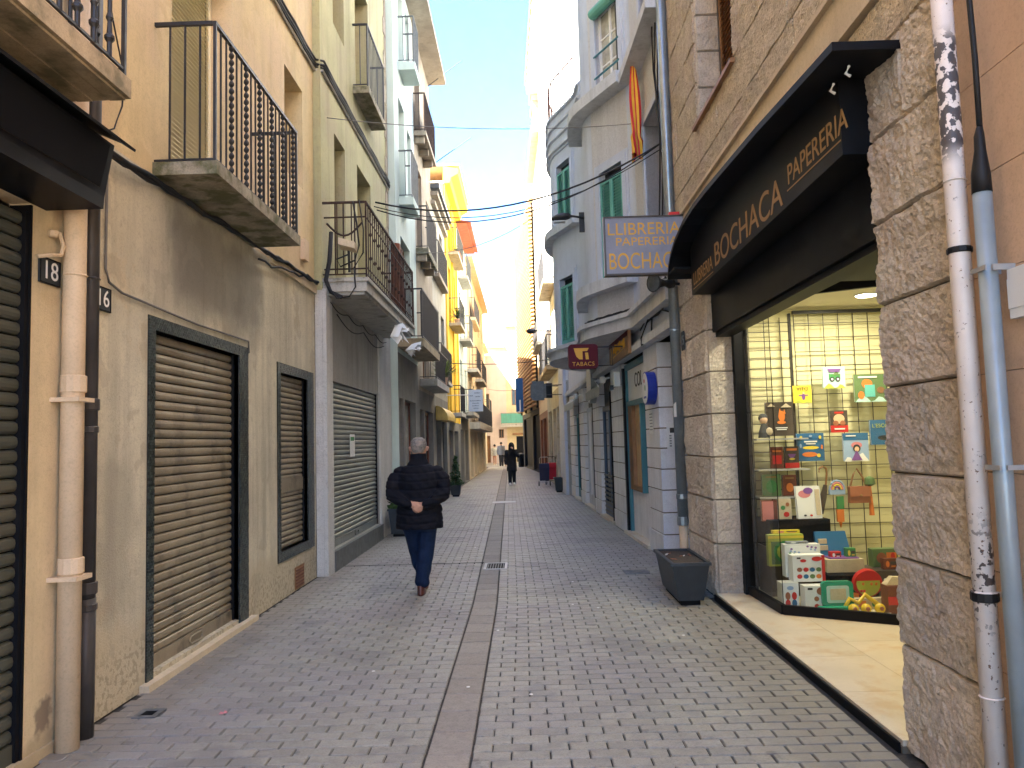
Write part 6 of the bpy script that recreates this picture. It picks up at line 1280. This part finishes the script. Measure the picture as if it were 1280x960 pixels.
G_('book', 'large dark brown book with a small orange splash on the cover', 'book', 2.51, 2.79, 1.64, 1.99, 8.0, .035, 'darkp', [('c', .58, .58, .12, .16, 'orangep'), ('t', .52, .74, .05, .08, 'orangep'), ('t', .68, .72, .05, .07, 'orangep'), ('c', .56, .4, .16, .05, 'orangep'), ('r', .55, .24, .22, .012, 'whitep'), ('r', .55, .19, .18, .012, 'whitep'), ('t', .75, .9, .2, .06, 'smoothstone'), ('t', .2, .92, .14, .05, 'smoothstone')])
t = thing('doll', 'small cloth doll in dark clothes holding a pale disc, on the top left shelf', 'doll', (2.46, 7.93, 1.62)); MB().ball((2.46, 7.93, 1.81), (.042, .04, .045), 12, 8).build('head', 'peach', t); MB().ball((2.46, 7.94, 1.83), (.05, .045, .045), 12, 8).build('hair', 'ink', t); MB().lathe((2.46, 7.93, 1.625), [(.06, 0), (.055, .05), (.03, .13), (.02, .15)], 12).build('dress', 'ink', t); MB().ball((2.5, 7.88, 1.69), (.035, .012, .04), 12, 6).build('disc', 'smoothstone', t)
G_('book', 'dark red novel on the second shelf, left of the purple one', 'book', 2.52, 2.65, 1.31, 1.53, 7.95, .03, 'redwood', [('r', .5, .4, .35, .2, 'redp'), ('r', .5, .8, .35, .04, 'orangep')])
G_('book', 'dark purple novel with a red lower edge on the second shelf', 'book', 2.665, 2.81, 1.31, 1.53, 7.95, .03, 'darkp', [('r', .5, .12, .5, .12, 'redp'), ('t', .5, .5, .3, -.15, 'purplep'), ('r', .5, .86, .36, .05, 'orangep'), ('c', .5, .42, .2, .05, 'yellowp')])
G_('book', 'grey green hardback on the third shelf', 'book', 2.42, 2.61, 1.03, 1.25, 7.95, .035, 'mossp', [('c', .5, .45, .3, .3, 'greenp'), ('r', .5, .88, .3, .03, 'ochregold')])
G_('book', 'brick red hardback next to the green one on the third shelf', 'book', 2.63, 2.77, 1.03, 1.24, 7.95, .035, 'redwood', [('c', .5, .4, .26, .22, 'orangep'), ('r', .5, .85, .32, .04, 'ochregold')])
G_('book', 'dusky pink book standing at the lower left edge of the window', 'book', 2.36, 2.52, .79, 1.0, 7.82, .04, 'redwood', [('r', .4, .5, .35, .45, 'pinkp')])
G_('book', 'cream album with small coloured figures beside the pink book', 'book', 2.53, 2.66, .79, 1.01, 7.82, .04, 'smoothstone', [('c', .6, .3, .22, .12, 'redp'), ('c', .35, .6, .18, .1, 'greenp'), ('c', .7, .75, .14, .09, 'tanp')])
G_('book', 'white picture book leaning back with a pink flower shape on top', 'book', 2.71, 2.95, .812, 1.13, 7.78, .05, 'whitep', [('c', .34, .76, .26, .12, 'pinkp'), ('c', .5, .86, .2, .1, 'purplep'), ('c', .3, .1, .06, .03, 'ink'), ('c', .55, .1, .06, .03, 'redp'), ('r', .86, .5, .1, .4, 'smoothstone')], tilt=.12)
t = thing('umbrella', 'closed dark umbrella with a hooked handle hanging on the wire grid', 'umbrella', (3.1, 8.1, .8)); MB().tube([(3.07, 8.1, .82), (3.09, 8.1, 1.0), (3.12, 8.1, 1.12)], [.012, .035, .02], 9).build('canopy', 'darkp', t); MB().tube([(3.12, 8.1, 1.1), (3.14, 8.1, 1.24), (3.135, 8.1, 1.29), (3.10, 8.1, 1.31), (3.065, 8.1, 1.29), (3.06, 8.1, 1.25)], .011, 7).build('handle', 'wood', t)
t = thing('toy_bag', 'small lilac arched toy bag with a rainbow stripe on the wire grid', 'bag', (3.22, 8.08, 1.02)); m = MB()
for r_, mt in ((.075, 'palebluep'), (.057, 'pinkp'), (.04, 'yellowp'), (.024, 'purplep')): m = MB(); m.tube([(3.225 + r_ * math.cos(w), 8.07 - (.08 - r_) * .1, 1.07 + r_ * 1.25 * math.sin(w)) for w in [math.pi * k / 8 for k in range(9)]], .011, 6); m.build('arch', mt, t)
MB().box(3.145, 3.305, 8.06, 8.1, 1.02, 1.07).build('base', 'palebluep', t)
t = thing('toy_strap', 'narrow green and orange knitted toy hanging below the lilac bag', 'toy', (3.25, 8.08, .72)); MB().box(3.215, 3.285, 8.06, 8.09, .87, 1.0).build('upper', 'greenp', t); MB().box(3.21, 3.28, 8.06, 8.09, .74, .868).build('lower', 'orangep', t); MB().lathe((3.245, 8.075, .68), [(.004, 0), (.02, .06)], 7).build('tip', 'orangep', t)
t = thing('satchel', 'brown leather toy satchel with a strap on the wire grid', 'bag', (3.44, 8.06, .93)); MB().hexa([(3.34, 8.03, .93), (3.55, 8.03, .93), (3.34, 8.1, .93), (3.55, 8.1, .93), (3.35, 8.04, 1.09), (3.54, 8.04, 1.09), (3.35, 8.1, 1.09), (3.54, 8.1, 1.09)]).build('body', 'tanp', t); MB().hexa([(3.335, 8.015, 1.0), (3.555, 8.015, 1.0), (3.335, 8.028, 1.0), (3.555, 8.028, 1.0), (3.345, 8.03, 1.1), (3.545, 8.03, 1.1), (3.345, 8.1, 1.1), (3.545, 8.1, 1.1)]).build('flap', 'tanp', t); MB().tube([(3.36, 8.07, 1.09), (3.4, 8.07, 1.22), (3.44, 8.08, 1.28), (3.49, 8.07, 1.2), (3.53, 8.07, 1.09)], .01, 6).build('strap', 'wood', t); MB().ball((3.445, 8.012, 1.01), .014, 8, 5).build('clasp', 'ochregold', t)
t = thing('tassel', 'dark green tassel hanging with an orange tail beside the satchel', 'tassel', (3.55, 8.05, .77)); MB().lathe((3.56, 8.06, 1.1), [(.01, .1), (.05, .08), (.055, .02), (.02, 0)], 10).build('top', 'mossp', t); MB().tube([(3.56, 8.06, 1.1), (3.565, 8.06, .8)], [.012, .026], 7).build('tail', 'orangep', t)
t = thing('display_block', 'black display block under the leaning white book', 'display block', (2.75, 7.8, .56)); MB().box(2.40, 3.0, 7.72, 8.14, .54, .81).build('block', 'blackmatt', t); MB().box(2.40, 3.0, 7.74, 8.14, .065, .535).build('plinth', 'darkp', t)
G_('boxed_game', 'square green and ochre boxed game with a round leafy print', 'box', 2.33, 2.67, .39, .69, 7.56, .07, 'lime', [('r', .5, .42, .42, .36, 'mossp'), ('c', .5, .45, .36, .36, 'greenp'), ('c', .5, .45, .27, .27, 'lime'), ('c', .5, .45, .16, .16, 'pinkp'), ('c', .5, .45, .06, .06, 'redp'), ('r', .5, .92, .5, .04, 'yellowp')], pages=False)
G_('boxed_toy', 'white box printed with small coloured confetti, behind the spotted boxes', 'box', 2.42, 2.75, .32, .62, 7.36, .1, 'whitep', [('c', .1 + .8 * ((k * 37) % 100) / 100, .45 + .5 * ((k * 61) % 100) / 100, .035, .03, ('redp', 'palebluep', 'orangep', 'purplep', 'greenp')[k % 5]) for k in range(22)], pages=False)
DOT = lambda r, c, x, y0, dx, dy, s: [('c', x + i * dx, y0 + j * dy, s, s, ('redp', 'orangep', 'greenp', 'bluep', 'purplep', 'tanp', 'mossp', 'tealp')[(i * 3 + j * 5) % 8]) for j in range(r) for i in range(c)]
G_('boxed_toy', 'white spotted box with a red corner, topmost of the stacked boxes', 'box', 2.44, 2.73, .30, .54, 7.22, .13, 'whitep', DOT(2, 4, .2, .2, .2, .26, .085) + [('r', .95, .5, .05, .5, 'redp'), ('c', .75, .86, .16, .09, 'redp'), ('c', .32, .8, .1, .06, 'redp'), ('r', .18, .9, .06, .03, 'ink')], pages=False)
G_('boxed_toy', 'white spotted box standing left at the bottom of the stack', 'box', 2.32, 2.475, .062, .298, 7.2, .13, 'whitep', DOT(2, 2, .34, .22, .38, .28, .15) + [('c', .5, .8, .2, .08, 'palebluep')], pages=False)
G_('boxed_toy', 'white spotted box standing right at the bottom of the stack', 'box', 2.49, 2.71, .062, .285, 7.08, .13, 'whitep', DOT(2, 2, .45, .2, .3, .3, .1) + [('c', .66, .8, .2, .16, 'tanp'), ('r', .2, .9, .1, .04, 'ink')], pages=False)
t = thing('toy_case', 'open teal toy case with a tool-like print inside its lid', 'toy case', (3.0, 7.6, .34)); MB().hexa([(2.83, 7.42, .34), (3.18, 7.42, .34), (2.83, 7.66, .34), (3.18, 7.66, .34), (2.83, 7.42, .46), (3.18, 7.42, .46), (2.83, 7.66, .46), (3.18, 7.66, .46)]).build('case', 'smoothstone', t); MB().hexa([(2.82, 7.62, .462), (3.15, 7.62, .462), (2.82, 7.66, .462), (3.15, 7.66, .462), (2.83, 7.7, .69), (3.13, 7.7, .69), (2.83, 7.74, .69), (3.13, 7.74, .69)]).build('lid', 'bluep', t); MB().box(2.87, 3.15, 7.45, 7.6, .461, .472).build('tray', 'purplep', t)
for (x, z, r_, mt) in ((3.02, .63, .035, 'mossp'), (3.02, .56, .03, 'purplep'), (3.02, .51, .04, 'ink')): MB().ball((x, 7.655 + (z - .5) * .36, z), (r_, .01, r_), 10, 5).build('print', mt, t)
for z in (.52, .58): MB().box(2.85, 2.93, 7.625 + (z - .5) * .36, 7.635 + (z - .5) * .36 + .01, z, z + .045).build('print', 'smoothstone', t)
MB().box(2.80, 3.25, 7.3, 7.72, .065, .335).build('riser', 'blackmatt', t)
t = thing('toy_tray', 'green plastic tray toy with a white printed face', 'toy', (2.77, 7.05, .11)); m = rrect(2.63, 2.91, .10, .33, .04, 7.05, 7.09); m.build('tray', 'greentray', t); rrect(2.67, 2.87, .14, .29, .02, 7.045, 7.0495).build('face', 'skyp', t); rrect(2.70, 2.84, .165, .265, .01, 7.041, 7.0448).build('face_print', 'smoothstone', t); MB().box(2.58, 2.9, 6.95, 7.04, .064, .12).build('foot', 'greentray', t)
t = thing('toy_drum', 'round red-rimmed toy drum with a speckled yellow skin', 'toy', (3.11, 7.2, .14)); m = MB(); m.tube([(3.11, 7.2, .27), (3.11, 7.25, .28)], .13, 24); m.build('rim', 'redp', t); m = MB(); m.tube([(3.11, 7.194, .27), (3.11, 7.199, .27)], .108, 24); m.build('skin', 'lime', t)
for k in range(7): MB().ball((3.11 + .07 * math.cos(k * 1.7), 7.192, .27 + .07 * math.sin(k * 2.1)), (.014, .003, .014), 7, 4).build('spot', ('orangep', 'greenp', 'redp')[k % 3], t)
G_('boxed_toy', 'small green and orange box beside the pier, behind the toys', 'box', 3.32, 3.56, .36, .53, 7.55, .1, 'mossp', [('r', .75, .5, .2, .3, 'orangep'), ('c', .35, .5, .2, .3, 'tanp'), ('c', .8, .6, .08, .2, 'redp')], pages=False)
t = thing('display_block', 'dark spotted display block behind the red toy box', 'display block', (3.4, 7.4, .06)); MB().box(3.22, 3.7, 7.36, 7.72, .064, .355).build('block', 'darkp', t)
for k in range(5): MB().ball((3.28 + k * .06, 7.357, .2 + .08 * math.sin(k * 2)), (.016, .004, .016), 8, 4).build('spot', 'whitep', t)
for k, (x, lab) in enumerate(((2.84, 'clear yellow ball toy next to the green tray'), (2.95, 'clear yellow ball toy at the middle of the window front'), (3.07, 'clear yellow ball toy next to the red box'))):
    t = thing('toy_ball', lab, 'toy', (x, 6.9, .06)); MB().ball((x, 6.9, .115), .045, 14, 9).build('ball', 'yellowplas', t, smooth=True); MB().lathe((x, 6.9, .064), [(.045, 0), (.04, .016)], 12).build('base', ('ink', 'tealp', 'greentray')[k], t); MB().ball((x, 6.862, .12), (.02, .01, .02), 8, 5).build('figure', 'tanp', t)
t = thing('plastic_toy', 'yellow looped plastic toy lying behind the clear balls', 'toy', (2.98, 7.0, .06)); m = MB(); m.tube([(2.8, 7.02, .08), (2.86, 7.02, .18), (2.94, 7.03, .14), (3.0, 7.03, .21), (3.1, 7.02, .13), (3.16, 7.02, .08)], .02, 8); m.build('loop', 'yellowplas', t, smooth=True)
t = thing('boxed_toy', 'dark red box with a red band against the stone pier', 'box', (3.2, 6.95, .06)); MB().box(3.13, 3.38, 6.86, 7.0, .064, .31).build('box', 'redwood', t); MB().box(3.128, 3.382, 6.855, 6.859, .15, .22).build('band', 'redp', t); MB().hexa([(3.14, 6.9, .312), (3.36, 6.9, .312), (3.14, 7.0, .312), (3.36, 7.0, .312), (3.2, 6.92, .38), (3.36, 6.92, .37), (3.2, 6.98, .38), (3.36, 6.98, .37)]).build('cream_top', 'smoothstone', t)
G_('boxed_toy', 'flat white printed card box beneath the drum', 'box', 2.92, 3.2, .064, .16, 7.1, .06, 'smoothstone', [('r', .3, .5, .12, .3, 'orangep'), ('c', .7, .5, .1, .3, 'greenp')], pages=False)
for k in range(5):   # price tickets on the window floor
    t = thing('price_ticket', ('tiny white ticket before the bottom left spotted box', 'tiny white ticket before the bottom right spotted box', 'tiny white ticket before the green tray', 'tiny white ticket before the yellow toys', 'tiny white ticket before the dark red box')[k], 'ticket', (2.42 + k * .17, 6.98 - k * .045, .064)); x, y = 2.42 + k * .17, 7.12 - k * .075
    MB().hexa([(x, y, .064), (x + .035, y, .064), (x, y + .004, .064), (x + .035, y + .004, .064), (x, y + .012, .09), (x + .035, y + .012, .09), (x, y + .015, .09), (x + .035, y + .015, .09)]).build('card', 'whitep', t)

for k in range(9):   # dry leaves and scraps on the trough soil
    x, y = random.uniform(1.48, 1.72), random.uniform(7.75, 8.55); w = random.uniform(0, 3); m = MB(); c, q = math.cos(w) * .022, math.sin(w) * .022
    m.hexa([(x - c, y - q, .408), (x + q * .5, y - c * .5, .411), (x - q * .5, y + c * .5, .409), (x + c, y + q, .415), (x - c, y - q, .411), (x + q * .5, y - c * .5, .415), (x - q * .5, y + c * .5, .413), (x + c, y + q, .419)]); m.build('dry_scrap', 'whitep' if k % 3 == 0 else 'tanp', pl)

for k, (x, y, z, w, h, mt, pm, lab) in enumerate(((2.86, 7.2, .064, .16, .12, 'orangep', 'yellowp', 'orange toy box lying behind the green tray'), (3.22, 7.12, .064, .14, .16, 'peach', 'redp', 'peach printed toy box leaning between drum and red box'), (2.9, 7.5, .462, .1, .06, 'redp', 'whitep', 'little red game box inside the open toy case'), (3.05, 7.5, .462, .09, .09, 'greenp', 'yellowp', 'little green game box inside the open toy case'), (3.36, 7.42, .357, .13, .1, 'redwood', 'orangep', 'small dark red carton on the spotted display block'), (2.4, 7.62, .693, .26, .03, 'yellowp', 'pinkp', 'flat yellow box on top of the green boxed game'), (2.45, 7.38, .624, .2, .02, 'inkgrey', 'whitep', 'thin grey folder on the confetti box'))):
    goods('boxed_toy', lab, 'box', x, x + w, z, z + h, y, .06, mt, [('c', .3, .5, .13, .3, pm), ('r', .7, .6, .2, .14, 'darkp'), ('r', .7, .3, .15, .06, pm)], pages=False)

# ------------------------------------------------------------------ thin bright air over the whole street
am = bpy.data.materials.new("thin_air"); am.use_nodes = True; N = am.node_tree.nodes; N.clear()
ao = N.new("ShaderNodeOutputMaterial"); av = N.new("ShaderNodeVolumePrincipled"); av.inputs["Density"].default_value = .0005; av.inputs["Color"].default_value = (.96, .97, 1, 1)
am.node_tree.links.new(av.outputs[0], ao.inputs["Volume"]); MT['air'] = am
MB().box(-720, 720, -720, 720, -1.1, 32).build('haze', 'air', kind='stuff')
